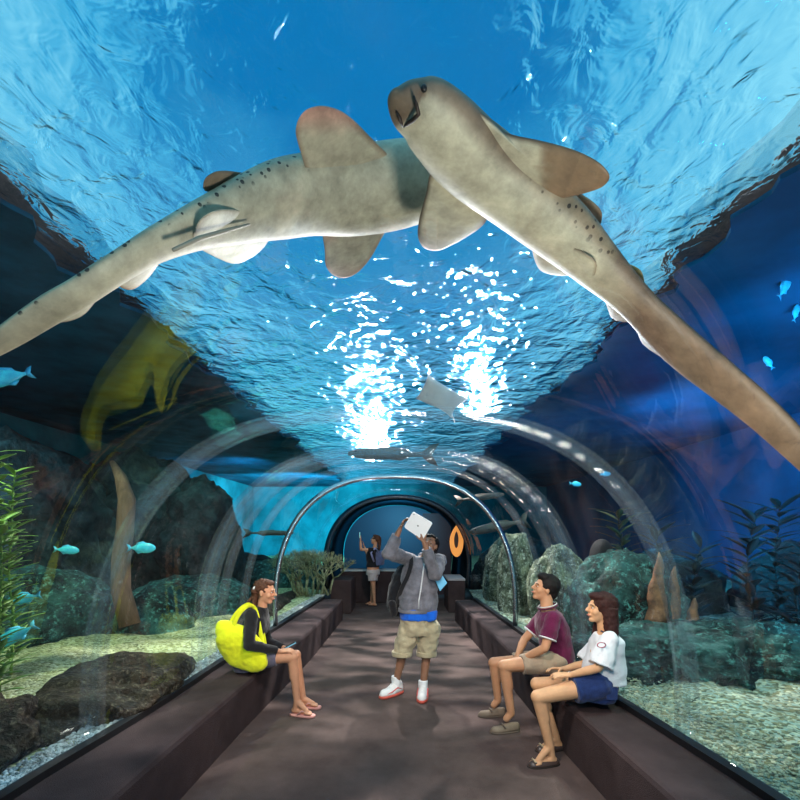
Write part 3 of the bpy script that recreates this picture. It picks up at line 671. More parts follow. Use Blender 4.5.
def face_parts(par,c,Mx,s=1,hair=None,lip=None):
    c=Vector(c); q=lambda p:c+Mx@(Vector(p)*s)
    for s_ in (-1,1):
        mb=MB(); mb.ell(q((.081,s_*.031,.010)),(.006*s,.012*s,.0045*s),Mx,10,8); e=obj('eye',mb,M['eye_white'],par)
        mb=MB(); mb.ell(q((.086,s_*.031,.010)),(.004*s,.0055*s,.0045*s),Mx,8,6); obj('iris',mb,M['black'],e)
        mb=MB(); mb.tube([q((.092,s_*.014,.028)),q((.093,s_*.03,.034)),q((.082,s_*.05,.029))],[.0025*s,.0032*s,.002*s],6); obj('eyebrow',mb,hair,par)
    mb=MB(); mb.tube([q((.087,-.024,-.052)),q((.099,-.010,-.050)),q((.101,0,-.052)),q((.099,.010,-.050)),q((.087,.024,-.052))],[.002*s,.004*s,.005*s,.004*s,.002*s],8); obj('lips',mb,lip,par)
def hand_bits(mb,w,d,n,thumb,curl=.35,s=1,spread=.12,tc=.3):
    """w wrist, d finger direction, n palm normal, thumb = sideways direction of the thumb"""
    w=Vector(w); d=Vector(d).normalized(); n=Vector(n); n=(n-d*n.dot(d)).normalized(); t=Vector(thumb); t=(t-d*t.dot(d)-n*t.dot(n)).normalized()
    for k,(o,kl,ln) in enumerate(((.030,.084,.070),(.010,.088,.079),(-.011,.084,.073),(-.030,.076,.057))):
        kn=w+(d*kl+t*o)*s; mb.cap(w+t*o*.55*s+d*.01*s,kn,.014*s,.0115*s,10)
        dd=(d+t*spread*(o/.03)).normalized(); p=kn; ang=0
        for sg,fr in enumerate((.45,.31,.24)):
            ang+=curl*(.8 if sg==0 else 1.1); v=dd*math.cos(ang)+n*math.sin(ang); q=p+v*ln*fr*s
            mb.cap(p,q,(.0092-.0008*sg)*s,(.0086-.0009*sg)*s,10); p=q
    p=w+(d*.022+t*.024)*s; v=(d*.55+t*.8+n*tc).normalized(); q=p+v*.040*s; mb.cap(w+t*.012*s,p,.015*s,.013*s,10); mb.cap(p,q,.0125*s,.0105*s,10)
    v=(d*.85+t*.45+n*(tc+.15)).normalized(); r=q+v*.032*s; mb.cap(q,r,.0105*s,.0085*s,10)
def loft(mb,sts,n=26,ex=2.4):
    R_=[]
    for c,lat,hw,fw,hd in sts:
        c=Vector(c); lat=Vector(lat).normalized(); fw=Vector(fw).normalized(); ring=[]
        for j in range(n):
            a=2*math.pi*j/n; ca,sa=math.cos(a),math.sin(a); x=math.copysign(abs(ca)**(2/ex),ca); y=math.copysign(abs(sa)**(2/ex),sa)
            ring.append(c+lat*x*hw+fw*y*hd)
        R_.append(ring)
    mb.rings(R_); return mb
def leg_bits(mb,hip,knee,ank,k=1):
    hip,knee,ank=Vector(hip),Vector(knee),Vector(ank)
    mb.cap(hip,knee,.082*k,.054*k,16); mb.cap(knee,ank,.050*k,.034*k,16)
    dd=(ank-knee); back=((hip-knee).normalized()*.5+Vector((0,0,0))); back-=dd.normalized()*back.dot(dd.normalized())
    if back.length<.1: back=Vector((0,.2,0))
    mb.cap(knee+dd*.14+back.normalized()*.012*k,knee+dd*.45+back.normalized()*.012*k,.045*k,.043*k,14)
    mb.ell(knee,(.055*k,.055*k,.055*k))
def foot_bits(mb,ank,toe_dir,k=1,h=.07):
    """bare foot standing on z=0 under ank; toes separate"""
    ank=Vector(ank); d=Vector(toe_dir); d.z=0; d.normalize(); l=Vector((0,0,1)).cross(d)
    g=Vector((ank.x,ank.y,ank.z-h))
    mb.cap(ank,g-d*.02*k+Vector((0,0,.03)),.034*k,.028*k); mb.cap(g-d*.035*k+Vector((0,0,.026)),g+d*.10*k+Vector((0,0,.022)),.027*k,.024*k)
    mb.cap(ank+d*.01,g+d*.11*k+Vector((0,0,.026)),.033*k,.022*k)
    for i in range(5):
        o=(i-2)*.0165*k; ln=(.058,.060,.055,.048,.04)[i]*k
        p=g+d*.10*k+l*o*.9+Vector((0,0,.018)); mb.cap(p,p+d*ln-Vector((0,0,.006)),.013*k,.0095*k,8)
def arm_bits(mb,sh,el,wr,k=1):
    mb.cap(sh,el,.046*k,.037*k); el=Vector(el); wr=Vector(wr)
    mb.cap(el,el.lerp(wr,.35),.036*k,.038*k); mb.cap(el.lerp(wr,.35),wr,.038*k,.024*k)
def shoe(par,name,heel,d,L_,w,h,m_,sole_m,open_top=False,z0=0.0,lace=None,stripe=None,toe_h=.55,sole_h=.014):
    d=Vector(d); d.z=0; d.normalize(); l=Vector((0,0,1)).cross(d); heel=Vector((heel[0],heel[1],z0+sole_h)); Z=Vector((0,0,1))
    wid=lambda u: w*(.62+.38*math.sin(math.pi*min(1,u*.9)))*(1-max(0,(u-.82)/.18)**2*.6)*(.6+.4*min(1,u/.08))
    hgt=lambda u: h*((1 if u<.35 else 1-(1-toe_h)*sst(.35,.7,u)))*(1-max(0,(u-.85)/.15)**2*.75)*(.75+.25*min(1,u/.06))
    R_=[]
    for i in range(21):
        u=i/20; W=wid(u); H=hgt(u)
        R_.append([heel+d*L_*u+l*W*math.cos(a)+Z*(H*math.sin(a) if math.sin(a)>0 else 0) for a in [2*math.pi*j/24 for j in range(24)]])
    mb=MB(); mb.rings(R_); o=obj(name,mb,m_,par)
    R_=[]
    for i in range(21):
        u=i/20; W=wid(u)*1.07; c=heel+d*(L_*1.03*u-.004)
        R_.append([c+l*W-Z*sole_h,c+l*W,c-l*W,c-l*W-Z*sole_h])
    mb=MB(); mb.rings(R_); obj('sole',mb,sole_m,o)
    if lace:
        mb=MB()
        for k in range(4):
            u=.38+.09*k; c=heel+d*L_*u+Z*(hgt(u)+.002); mb.tube([c-l*w*.45-Z*.012,c+Z*.004,c+l*w*.45-Z*.012+d*.01],.004,6)
        obj('lace',mb,lace,o)
    if stripe:
        for sd in (-1,1):
            mb=MB(); mb.tube([heel+d*L_*u+l*sd*wid(u)*.93+Z*hgt(u)*z for u,z in ((.12,.25),(.35,.5),(.6,.4),(.8,.3))],[.006,.012,.012,.005],6,.5); obj('stripe',mb,stripe,o)
    return o
M['eye_white']=mat('eye_white',(.7,.7,.68),.3)
def skinm(n,c): return mat(n,c,.55,.35,var=.08,scale=12,sss=.05)
sk_w=skinm('fair_skin',(.58,.28,.16)); sk_c=skinm('tan_skin',(.52,.26,.14)); sk_b=skinm('brown_skin',(.28,.14,.085)); sk_d=skinm('light_tan_skin',(.62,.34,.18))
hr_br=mat('brown_hair',(.05,.022,.013),.7,.2,col2=(.11,.045,.025),scale=30,stretch=(4,4,.5)); hr_bk=mat('black_hair',(.008,.006,.006),.7,.2); hr_dk=mat('dark_brown_hair',(.022,.008,.007),.7,.2,col2=(.05,.016,.013),scale=30,stretch=(6,6,.5))
lipm=mat('lips',(.42,.13,.11),.45); lipb=mat('lips_brown',(.2,.08,.06),.5)
def cloth(n,c,var=.12,sc=14,bump=.5,**k): return mat(n,c,.85,.15,var=var,scale=sc,bump=bump,bscale=120,sheen=.2,**k)
def strands(mb,pts0,pts1,rnd_,n,r,amp):
    """hair locks between two guide polylines"""
    for k in range(n):
        t=(k+.5)/n; pts=[a.lerp(b,t)+Vector((rnd_.uniform(-1,1),rnd_.uniform(-1,1),0))*amp for a,b in zip(pts0,pts1)]
        mb.tube(pts,[r]*(len(pts)-1)+[r*.3],6)

# --- woman with the yellow bag (faces +x)
A_=Vector((-1.30,4.25,0)); A=thing('person',A_,'woman in black long sleeved top with bright yellow shoulder bag, seated on the left bench','person')
def a_(px,py,dy=0): return P(px,py,4.25+dy)
pel=a_(248,657); ch=a_(256,628); nk=a_(262,606); hc=a_(265,592,-.01); Mx=frame((1,-.12,-.12),(.1,0,1))
hipN=a_(252,658,-.10); hipF=a_(252,658,.10); knN=a_(293,657,-.09); knF=a_(296,655,.10); anN=a_(297,702,-.10); anF=a_(303,699,.08)
shN=a_(251,615,-.16); shF=a_(258,614,.17); elN=a_(249,645,-.29); elF=a_(268,642,.17); wrN=a_(280,651,-.13); wrF=a_(285,648,.06)
mb=MB(); loft(mb,[(pel-Vector((0,0,.09)),(0,1,0),.13,(1,0,0),.09),(pel,(0,1,0),.165,(1,0,.1),.12),(a_(250,640),(0,1,0),.125,(1,0,.1),.10),(ch,(0,1,0),.15,(1,0,-.1),.11),(a_(259,615),(0,1,0),.14,(1,0,-.2),.08),(a_(260,609),(0,1,0),.06,(1,0,-.2),.055)])
mb.cap(nk-Vector((0,0,.02)),hc-Vector((.015,0,.05)),.048,.046); head_bits(mb,hc,Mx)
for h,k_,n_ in ((hipN,knN,anN),(hipF,knF,anF)): leg_bits(mb,h,k_,n_,.93)
for n_,dd in ((anN,(1,-.25,0)),(anF,(1,-.1,0))): foot_bits(mb,n_,dd,.95,n_.z-.022)
for a,b,c in ((shN,elN,wrN),(shF,elF,wrF)): arm_bits(mb,a,b,c,.88)
hand_bits(mb,wrN,(1,.25,.05),(0,.3,-1),(0,1,.2),.3,.9); hand_bits(mb,wrF,(1,-.5,-.05),(0,-.3,-1),(0,-1,.2),.45,.9)
solid('body',mb,sk_w,A,.0068,5)
face_parts(A,hc,Mx,1,hr_br,lipm)
mb=MB(); loft(mb,[(pel-Vector((0,0,.03)),(0,1,0),.165,(1,0,0),.125),(a_(250,640),(0,1,0),.145,(1,0,.1),.12),(ch,(0,1,0),.168,(1,0,-.1),.128),(a_(258,616),(0,1,0),.165,(1,0,-.2),.098),(a_(260,609),(0,1,0),.085,(1,0,-.2),.075),(a_(261,606),(0,1,0),.06,(1,0,-.2),.06)])
for a,b,c in ((shN,elN,wrN),(shF,elF,wrF)): mb.cap(a,b,.062,.052); mb.cone(b,Vector(b).lerp(c,.9),.052,.036,14,1,0)
solid('top',mb,cloth('black_knit',(.012,.011,.013)),A,.008,4,(.006,14))
mb=MB(); loft(mb,[(pel-Vector((.02,0,.11)),(0,1,0),.15,(1,0,0),.10),(pel,(0,1,0),.178,(1,0,.1),.135),(pel+Vector((0,0,.08)),(0,1,0),.15,(1,0,0),.125)])
for h,k_ in ((hipN,knN),(hipF,knF)): mb.cone(h,Vector(h).lerp(k_,.62),.10,.082,18,1,0)
solid('shorts',mb,cloth('grey_lilac_shorts',(.13,.12,.17)),A,.008,3,(.005,16))
mb=MB(); q=lambda p:hc+Mx@Vector(p)
mb.ell(q((-.028,0,.04)),(.095,.084,.086),Mx); mb.ell(q((.03,0,.092)),(.05,.06,.028),Mx); mb.ell(q((-.09,0,.0)),(.045,.055,.06),Mx)
for k in range(9): mb.cap(q((-.08+.02*math.sin(k*2),.06*math.sin(k*1.7),-.0)),q((-.10+.03*math.sin(k),.06*math.sin(k*2.3),-.13-.03*math.cos(k*3))),.028,.014)
solid('hair',mb,hr_br,A,.006,3,(.008,40))
mb=MB(); mb.tube([q((-.07,-.066,.055)),q((-.088,-.06,.035)),q((-.095,-.066,.01))],[.006,.012,.006],8); obj('hair_clip',mb,mat('white_clip',(.75,.75,.75),.4),A)
for n_,dd,nm in ((anN,(1,-.25,0),0),(anF,(1,-.1,0),1)):
    d=Vn(*dd); l=Vector((0,0,1)).cross(d); g=Vector((n_.x,n_.y,0))
    R_=[]
    for i in range(13):
        u=i/12; W=.034+.010*math.sin(u*math.pi*.9); W*=(1-max(0,(u-.85)/.15)**2*.5)*(.7+.3*min(1,u/.1)); c=g+d*(-.065+.245*u)
        R_.append([c+l*W+Vector((0,0,.001)),c+l*W+Vector((0,0,.02)),c-l*W+Vector((0,0,.02)),c-l*W+Vector((0,0,.001))])
    mb=MB(); mb.rings(R_); fo=obj('flip_flop',mb,mat('pink_rubber',(.62,.28,.24),.6),A)
    mb=MB()
    for sd in (-1,1): mb.tube([g+d*.02+l*sd*.038+Vector((0,0,.02)),g+d*.06+l*sd*.028+Vector((0,0,.058)),g+d*.125+Vector((0,0,.045))],[.007,.007,.005],8)
    obj('strap',mb,mat('pink_strap',(.6,.32,.28),.5),fo)
# phone / blue thing in her hands
o=thing('phone',a_(289,646,-.02),'small light blue phone held in the lap of the woman with the yellow bag','phone')
R3=Matrix.Rotation(math.radians(-25),3,'Y')@Matrix.Rotation(math.radians(20),3,'Z'); c=a_(289,646,-.02)
mb=MB(); mb.box((-.07,-.036,-.005),(.07,.036,.005),R3,c); obj('case',mb,mat('light_blue_case',(.15,.4,.55),.4),o,False,.003)
mb=MB(); mb.box((-.062,-.031,.005),(.062,.031,.0065),R3,c); obj('screen',mb,mat('phone_glass',(.02,.03,.04),.1),o,False)
# yellow bag
yb=cloth('yellow_nylon',(.82,.85,.02),.06,8,.4); bg=thing('shoulder_bag',a_(240,650,-.22),'bright yellow fabric shoulder bag hanging behind the seated woman in black','bag')
sh=[(217,631,6,.04),(221,631,12,.07),(227,635,15,.09),(235,642,19,.08),(243,649,20,.06),(252,656,17,.055),(260,660,12,.05),(267,659,5,.03)]
sh=catmull(sh,4); R_=[]
for i,(x,y,w,dp) in enumerate(sh):
    a=sh[max(0,i-1)]; b=sh[min(len(sh)-1,i+1)]; d=Vector((b[0]-a[0],b[1]-a[1])).normalized(); pr=Vector((-d.y,d.x)); C=a_(x,y,-.19); W=a_(x+pr.x*w,y+pr.y*w,-.19)-C
    R_.append([C+W*math.cos(t)+Vector((0,dp,0))*math.sin(t) for t in [2*math.pi*j/28 for j in range(28)]])
mb=MB(); mb.rings(R_); solid('pouch',mb,yb,bg,.008,3,(.007,15))
strap=[a_(x,y,dy) for x,y,dy in ((232,630,-.22),(237,617,-.23),(243,609,-.22),(250,606,-.17),(255,609,-.12),(258,620,-.13),(261,636,-.15),(264,652,-.18))]
mb=MB(); mb.tube(catmull([tuple(p) for p in strap],4),.021,10,.25,up=(0,1,.3)); obj('strap',mb,yb,bg)
strap=[a_(x,y,dy) for x,y,dy in ((228,627,-.16),(236,613,-.14),(246,604.5,-.12),(252,605,-.08),(257,612,-.085),(264,636,-.08),(266,654,-.12))]
mb=MB(); mb.tube(catmull([tuple(p) for p in strap],4),.014,10,.25,up=(0,1,.3)); obj('strap',mb,yb,bg)

# --- standing man (faces the camera, looks up)
B_=Vector((.02,4.67,0)); B=thing('person',B_,'man in grey hoodie and khaki shorts standing in the aisle holding a tablet overhead','person')
def b_(px,py,dy=0): return P(px,py,4.67+dy)
lat=Vn(1,.12,0); fw=Vn(.12,-1,0)
pel=b_(418,618); ch=b_(420,578,.0); nk=b_(426,555,-.02); hc=b_(430,546,-.05); Mx=frame((-.35,-.75,.42),(.15,.25,1))
hpL=b_(411,628); hpR=b_(428,628); knL=b_(402,655,-.02); knR=b_(426.5,655,0); anL=b_(396,683,.03); anR=b_(423,687,-.02)
shL=b_(410,559); shR=b_(440,560); elL=b_(389,553,-.22); elR=b_(435,574,-.26); wrL=b_(400,529,-.27); wrR=b_(424,542,-.36)
mb=MB(); loft(mb,[(pel-Vector((0,0,.1)),lat,.14,fw,.10),(pel,lat,.16,fw,.12),(b_(419,600),lat,.14,fw,.11),(ch,lat,.17,fw,.12),(b_(423,562),lat,.17,fw,.09),(b_(425,556),lat,.07,fw,.06)])
mb.cap(nk-Vector((0,0,.02)),hc+Vector((0,.02,-.04)),.055,.052); head_bits(mb,hc,Mx,.98)
for h,k_,n_ in ((hpL,knL,anL),(hpR,knR,anR)): leg_bits(mb,h,k_,n_,1.0)
arm_bits(mb,shL,elL,wrL); arm_bits(mb,shR,elR,wrR)
hand_bits(mb,wrL,(.45,-.1,.9),(.8,-.2,-.3),(.2,-1,0),.45,1); hand_bits(mb,wrR,(-.1,-.1,1),(-.5,.6,.1),(-.6,-.6,.1),.5,1)
solid('body',mb,sk_b,B,.0072,5); face_parts(B,hc,Mx,.98,hr_bk,lipb)
mb=MB(); loft(mb,[(b_(417.5,611),lat,.195,fw,.15),(b_(418,606),lat,.205,fw,.16),(b_(419,595),lat,.20,fw,.155),(ch,lat,.20,fw,.15),(b_(423,563),lat,.195,fw,.115),(b_(425,556.5),lat,.10,fw,.085)])
mb.cap(shL,elL,.078,.068); mb.cone(elL,Vector(elL).lerp(wrL,.72),.068,.05,16,1,0); mb.cap(shR,elR,.078,.07); mb.cone(elR,Vector(elR).lerp(wrR,.80),.07,.05,16,1,0)
mb.ell(b_(427,557,.08),(.10,.07,.06))
hm=cloth('grey_hoodie',(.15,.15,.175),.35,8); hd=solid('hoodie',mb,hm,B,.0085,2,(.02,9))
z0=[b_(x,y,-dy) for x,y,dy in ((425,559,.135),(423,572,.175),(421,588,.178),(419,600,.176),(418.5,609,.165))]
mb=MB(); mb.tube(z0,.007,8,.5,up=(0,1,0)); obj('zipper',mb,mat('pale_zipper',(.6,.62,.65),.4),hd)
mb=MB(); loft(mb,[(b_(417.5,608),lat,.207,fw,.162),(b_(417.5,611.5),lat,.206,fw,.162)]); solid('hem_band',mb,hm,hd,.008,1)
mb=MB(); loft(mb,[(b_(418,618.5),lat,.192,fw,.155),(b_(418,612),lat,.192,fw,.152),(b_(418,607),lat,.19,fw,.15)]); mb.cone(b_(430,612,-.08),b_(432,621,-.1),.08,.05)
solid('blue_shirt',mb,cloth('blue_jersey',(.01,.12,.62)),B,.008,2,(.008,14))
mb=MB(); loft(mb,[(b_(418.5,634),lat,.185,fw,.13),(b_(418,622),lat,.187,fw,.145),(b_(418,614),lat,.18,fw,.14)])
for h,k_ in ((hpL+Vector((-.01,0,0)),knL),(hpR+Vector((.02,0,0)),knR)): mb.cone(h,Vector(h).lerp(k_,.98),.115,.105,20,1,0)
kh=cloth('khaki_cotton',(.40,.34,.22),.15,9); so=solid('shorts',mb,kh,B,.0085,2,(.018,11))
for k_ in (knL,knR): mb=MB(); mb.cone(k_+Vector((0,0,.045)),k_+Vector((0,0,-.004)),.109,.110,24); solid('cuff',mb,kh,so,.007,1)
for n_,d_ in ((anL,(-.75,-.65,0)),(anR,(-.12,-1,0))):
    mb=MB(); mb.cone(n_+Vector((0,0,.075)),n_+Vector((0,0,-.07)),.049,.05,16); mb.cap(n_+Vector((0,0,-.03)),n_+Vector((d_[0]*.05,-.06,-.075)),.046,.04); solid('sock',mb,mat('white_sock',(.75,.75,.76),.9),B,.007,1,(.003,30))
    d=Vn(*d_); shoe(B,'sneaker',(n_.x-d.x*.085,n_.y-d.y*.085),d,.30,.056,.105,mat('white_sneaker',(.72,.70,.70),.5),mat('red_sole',(.6,.10,.07),.6),lace=mat('white_lace',(.8,.8,.8),.8),stripe=mat('red_stripe',(.65,.06,.05),.5),sole_h=.028)
mb=MB(); q=lambda p:hc+Mx@Vector(p)
mb.ell(q((-.028,0,.04)),(.092,.083,.085),Mx); mb.ell(q((.035,0,.09)),(.045,.06,.026),Mx); mb.ell(q((-.06,0,-.02)),(.05,.068,.05),Mx); solid('hair',mb,hr_bk,B,.006,2,(.007,45))
# tablet
cor=[P(413,511.5,4.22),P(432.7,523,4.24),P(422.5,540,4.30),P(404,527,4.28)]
tc_=sum(cor,Vector())/4; t=thing('tablet',tc_,'white tablet held up overhead by the man in the grey hoodie','tablet')
nn=(cor[1]-cor[0]).cross(cor[3]-cor[0]).normalized(); 
if nn.y>0: nn=-nn
def roundq(cor,r=.08):
    out=[]
    for i in range(4):
        a,b,c=cor[i-1],cor[i],cor[(i+1)%4]
        for k in range(5): u=k/4; p=b+(a-b)*r; q_=b+(c-b)*r; out.append((p*(1-u)**2+b*2*u*(1-u)+q_*u*u))
    return out
rq=roundq(cor); mb=MB(); mb.rings([[p+nn*.006 for p in rq],[p-nn*.006 for p in rq]]); obj('back_shell',mb,mat('white_shell',(.85,.85,.86),.35),t,False)
mb=MB(); rq2=roundq([c_+(tc_-c_)*.07 for c_ in cor]); mb.rings([[p-nn*.0065 for p in rq2],[p-nn*.0078 for p in rq2]]); obj('screen',mb,mat('tablet_screen',(.01,.012,.015),.1),t,False)
mb=MB(); mb.ell(tc_+nn*.006,(.009,.003,.009)); obj('emblem',mb,mat('dark_emblem',(.03,.03,.03),.3),t)
mb=MB(); mb.ell(cor[0]+(tc_-cor[0])*.2+nn*.006,(.005,.003,.005)); obj('camera_lens',mb,M['black'],t)
# backpack of the standing man
t=thing('backpack',b_(397,595,.16),'black backpack slung on one shoulder of the man in the grey hoodie','backpack')
mb=MB(); loft(mb,[(b_(398,616,.15),(1,0,0),.07,(0,1,0),.07),(b_(396,606,.17),(1,0,0),.105,(0,1,0),.12),(b_(398,590,.19),(1,0,0),.11,(0,1,0),.13),(b_(402,574,.2),(1,0,0),.10,(0,1,0),.11),(b_(405,564,.2),(1,0,0),.05,(0,1,0),.06)])
bk=cloth('black_nylon',(.012,.012,.015)); pk=solid('pack',mb,bk,t,.009,4,(.012,12))
mb=MB(); mb.cap(b_(392,604,.03),b_(394,613,.04),.045,.04); solid('side_pocket',mb,bk,pk,.008,3,(.006,20))
mb=MB(); mb.tube(catmull([tuple(b_(*p)) for p in ((403,560,.13),(409,555,-.01),(411.5,561,-.12),(408,575,-.16),(402,588,-.12),(398,600,.0),(397,608,.1))],4),.022,10,.3,up=(0,1,0)); obj('strap',mb,bk,pk)
# blue brochure under his arm
t=thing('brochure',b_(437,584,-.1),'pale blue folded brochure tucked under the arm of the man in the hoodie','brochure')
cor=[P(434,577,4.48),P(441,573,4.52),P(447,583,4.52),P(440,591,4.48)]; nn=(cor[1]-cor[0]).cross(cor[2]-cor[0]).normalized()
mb=MB(); mb.rings([[p+nn*.004 for p in cor],[p-nn*.004 for p in cor]]); obj('cover',mb,mat('pale_blue_paper',(.16,.48,.72),.6),t,False)
mb=MB(); mb.rings([[p+(b_(440,581,-.1)-p)*.3+nn*.0045 for p in cor],[p+(b_(440,581,-.1)-p)*.3+nn*.0055 for p in cor]]); obj('printed_panel',mb,mat('white_panel',(.6,.75,.85),.6),t,False)

# --- seated man (faces -x)
C_=Vector((1.2,3.95,0)); C=thing('person',C_,'man in maroon polo shirt and khaki shorts seated on the right bench looking up','person')
def c_(px,py,dy=0): return P(px,py,3.95+dy)
pel=c_(557,659); ch=c_(552,628); nk=c_(547,608); hc=c_(544,589,.02); Mx=frame((-1,-.12,.28),(.28,0,1))
hpN=c_(555,661,-.10); hpF=c_(553,660,.12); knN=c_(504,666,-.12); knF=c_(494,663,.20); anN=c_(511,713,-.12); anF=c_(498,700,.20)
shN=c_(553,619,-.19); shF=c_(545,616,.19); elN=c_(545,648,-.24); elF=c_(524,640,.18); wrN=c_(519,661,-.08); wrF=c_(518,654,.08)
ly=(0,1,0)
mb=MB(); loft(mb,[(pel-Vector((0,0,.09)),ly,.14,(1,0,0),.10),(pel,ly,.17,(1,0,0),.125),(c_(555,645),ly,.145,(1,0,0),.115),(ch,ly,.175,(1,0,.1),.12),(c_(549,616),ly,.165,(1,0,.2),.09),(c_(548,610),ly,.07,(1,0,.2),.06)])
mb.cap(nk-Vector((0,0,.02)),hc+Vector((.02,0,-.05)),.057,.055); head_bits(mb,hc,Mx,1.0)
for h,k_,n_ in ((hpN,knN,anN),(hpF,knF,anF)): leg_bits(mb,h,k_,n_,1.0); mb.cap(n_,n_+Vector((-.04,0,-.05)),.034,.03)
arm_bits(mb,shN,elN,wrN); arm_bits(mb,shF,elF,wrF)
hand_bits(mb,wrN,(-.75,.45,-.4),(.1,.2,-1),(-.2,.9,.1),.4,1); hand_bits(mb,wrF,(-.6,-.35,-.7),(.1,-.2,-1),(-.3,-.9,.1),.5,1)
solid('body',mb,sk_c,C,.0072,5); face_parts(C,hc,Mx,1.0,hr_bk,lipm)
mb=MB(); loft(mb,[(c_(559,664),ly,.175,(1,0,0),.13),(c_(557,655),ly,.178,(1,0,0),.14),(c_(555,643),ly,.172,(1,0,0),.135),(ch,ly,.192,(1,0,.1),.138),(c_(549,616),ly,.19,(1,0,.2),.108),(c_(548,610),ly,.085,(1,0,.2),.075)])
for a,b in ((shN,elN),(shF,elF)): mb.cap(a,a.lerp(b,.3),.068,.07); mb.cone(a.lerp(b,.2),a.lerp(b,.68),.07,.073,18)
po=cloth('maroon_pique',(.11,.009,.045),.15,12); ps=solid('polo_shirt',mb,po,C,.008,3,(.009,11))
wh=mat('white_trim',(.7,.68,.68),.8)
for a,b in ((shN,elN),(shF,elF)): mb=MB(); mb.cone(a.lerp(b,.66),a.lerp(b,.70),.0745,.0745,22); obj('cuff_band',mb,wh,ps)
mb=MB(); n_=[c_(547.5,608)+Vector((.078*math.cos(t),.085*math.sin(t),.012+.02*math.cos(t))) for t in [2*math.pi*k/24+.35 for k in range(23)]]
mb.tube(n_,.013,8,.6); obj('collar',mb,po,ps)
mb=MB(); mb.tube([p+Vector((0,0,.017)) for p in n_],.0045,6); obj('collar_stripe',mb,wh,ps)
mb=MB(); loft(mb,[(pel-Vector((.01,0,.11)),ly,.155,(1,0,0),.11),(pel-Vector((0,0,.02)),ly,.185,(1,0,0),.14),(pel+Vector((0,0,.05)),ly,.17,(1,0,0),.13)])
for h,k_ in ((hpN,knN),(hpF,knF)): mb.cone(h,Vector(h).lerp(k_,.66),.108,.088,20,1,0)
solid('shorts',mb,cloth('khaki_linen',(.36,.27,.19),.15,9),C,.008,3,(.009,12))
tn=mat('taupe_suede',(.17,.125,.09),.8,var=.15,scale=20); tns=mat('taupe_sole',(.12,.09,.07),.8)
for n_,d_ in ((anN,(-1,-.2,0)),(anF,(-1,-.1,0))):
    d=Vn(*d_); s_=shoe(C,'loafer',(n_.x-d.x*.075,n_.y-d.y*.075),d,.265,.046,.062,tn,tns,toe_h=.6)
    c=Vector((n_.x,n_.y,0))+d*.07; l=Vector((0,0,1)).cross(d); mb=MB(); mb.tube([c-l*.045+Vector((0,0,.05)),c+d*.015+Vector((0,0,.075)),c+l*.045+Vector((0,0,.05))],.008,8,.6); obj('strap',mb,tns,s_)
mb=MB(); q=lambda p:hc+Mx@Vector(p)
mb.ell(q((-.036,0,.048)),(.105,.095,.100),Mx); mb.ell(q((.035,0,.105)),(.055,.066,.04),Mx); mb.ell(q((-.08,0,-.01)),(.055,.072,.07),Mx); solid('hair',mb,hr_bk,C,.006,2,(.005,30))

# --- seated woman on the right (faces -x)
D_=Vector((1.25,3.38,0)); D=thing('person',D_,'woman with long dark hair in white blouse and denim shorts seated on the right bench','person')
def d_f(px,py,dy=0): return P(px,py,3.38+dy)
d0=d_f
pel=d0(598,681); ch=d0(605,652); nk=d0(604,630); hc=d0(600,609,.0); Mx=frame((-1,-.10,.08),(.1,0,1))
hpN=d0(600,684,-.09); hpF=d0(598,684,.12); knN=d0(538,697,-.10); knF=d0(537,684,.14); anN=d0(550,747,-.10); anF=d0(556,738,.13)
shN=d0(610,640,-.16); shF=d0(603,638,.17); elN=d0(598,668,-.20); elF=d0(585,664,.17); wrN=d0(570,675,-.10); wrF=d0(563,669,.10)
mb=MB(); loft(mb,[(pel-Vector((0,0,.09)),ly,.14,(1,0,0),.10),(pel,ly,.17,(1,0,0),.125),(d0(604,666),ly,.12,(1,0,0),.10),(ch,ly,.15,(1,0,.1),.11),(d0(605,638),ly,.145,(1,0,.2),.08),(d0(604,632),ly,.06,(1,0,.2),.055)])
mb.cap(nk-Vector((0,0,.02)),hc+Vector((.015,0,-.05)),.046,.045); head_bits(mb,hc,Mx,.97)
for h,k_,n_ in ((hpN,knN,anN),(hpF,knF,anF)): leg_bits(mb,h,k_,n_,.97)
for n_ in (anN,anF): foot_bits(mb,n_,(-1,-.2,0),.92,n_.z-.012)
arm_bits(mb,shN,elN,wrN,.88); arm_bits(mb,shF,elF,wrF,.88)
hand_bits(mb,wrN,(-1,.25,-.05),(0,.2,-1),(0,1,.2),.25,.92); hand_bits(mb,wrF,(-1,.0,.1),(0,-.3,-1),(0,-1,.2),.35,.92)
solid('body',mb,sk_d,D,.0068,5); face_parts(D,hc,Mx,.97,hr_dk,lipm)
mb=MB(); loft(mb,[(d0(603,679),ly,.185,(1,0,0),.145),(d0(604,668),ly,.175,(1,0,0),.135),(ch,ly,.165,(1,0,.1),.12),(d0(606,639),ly,.17,(1,0,.2),.10),(d0(605,632.5),ly,.09,(1,0,.2),.07)])
for a,b in ((shN,elN),(shF,elF)): mb.cap(a,a.lerp(b,.3),.062,.068); mb.cone(a.lerp(b,.2),a.lerp(b,.92)+Vector((.01,0,0)),.068,.088,18)
bl=solid('blouse',mb,cloth('white_chiffon',(.72,.73,.76),.05,9),D,.008,3,(.013,10))
nv=mat('navy_band',(.02,.025,.06),.6)
mb=MB(); mb.tube([d0(601,631,-.08),d0(607,634,-.13),d0(612,636,-.15),d0(613,641,-.2)],.007,6); obj('shoulder_band',mb,nv,bl)
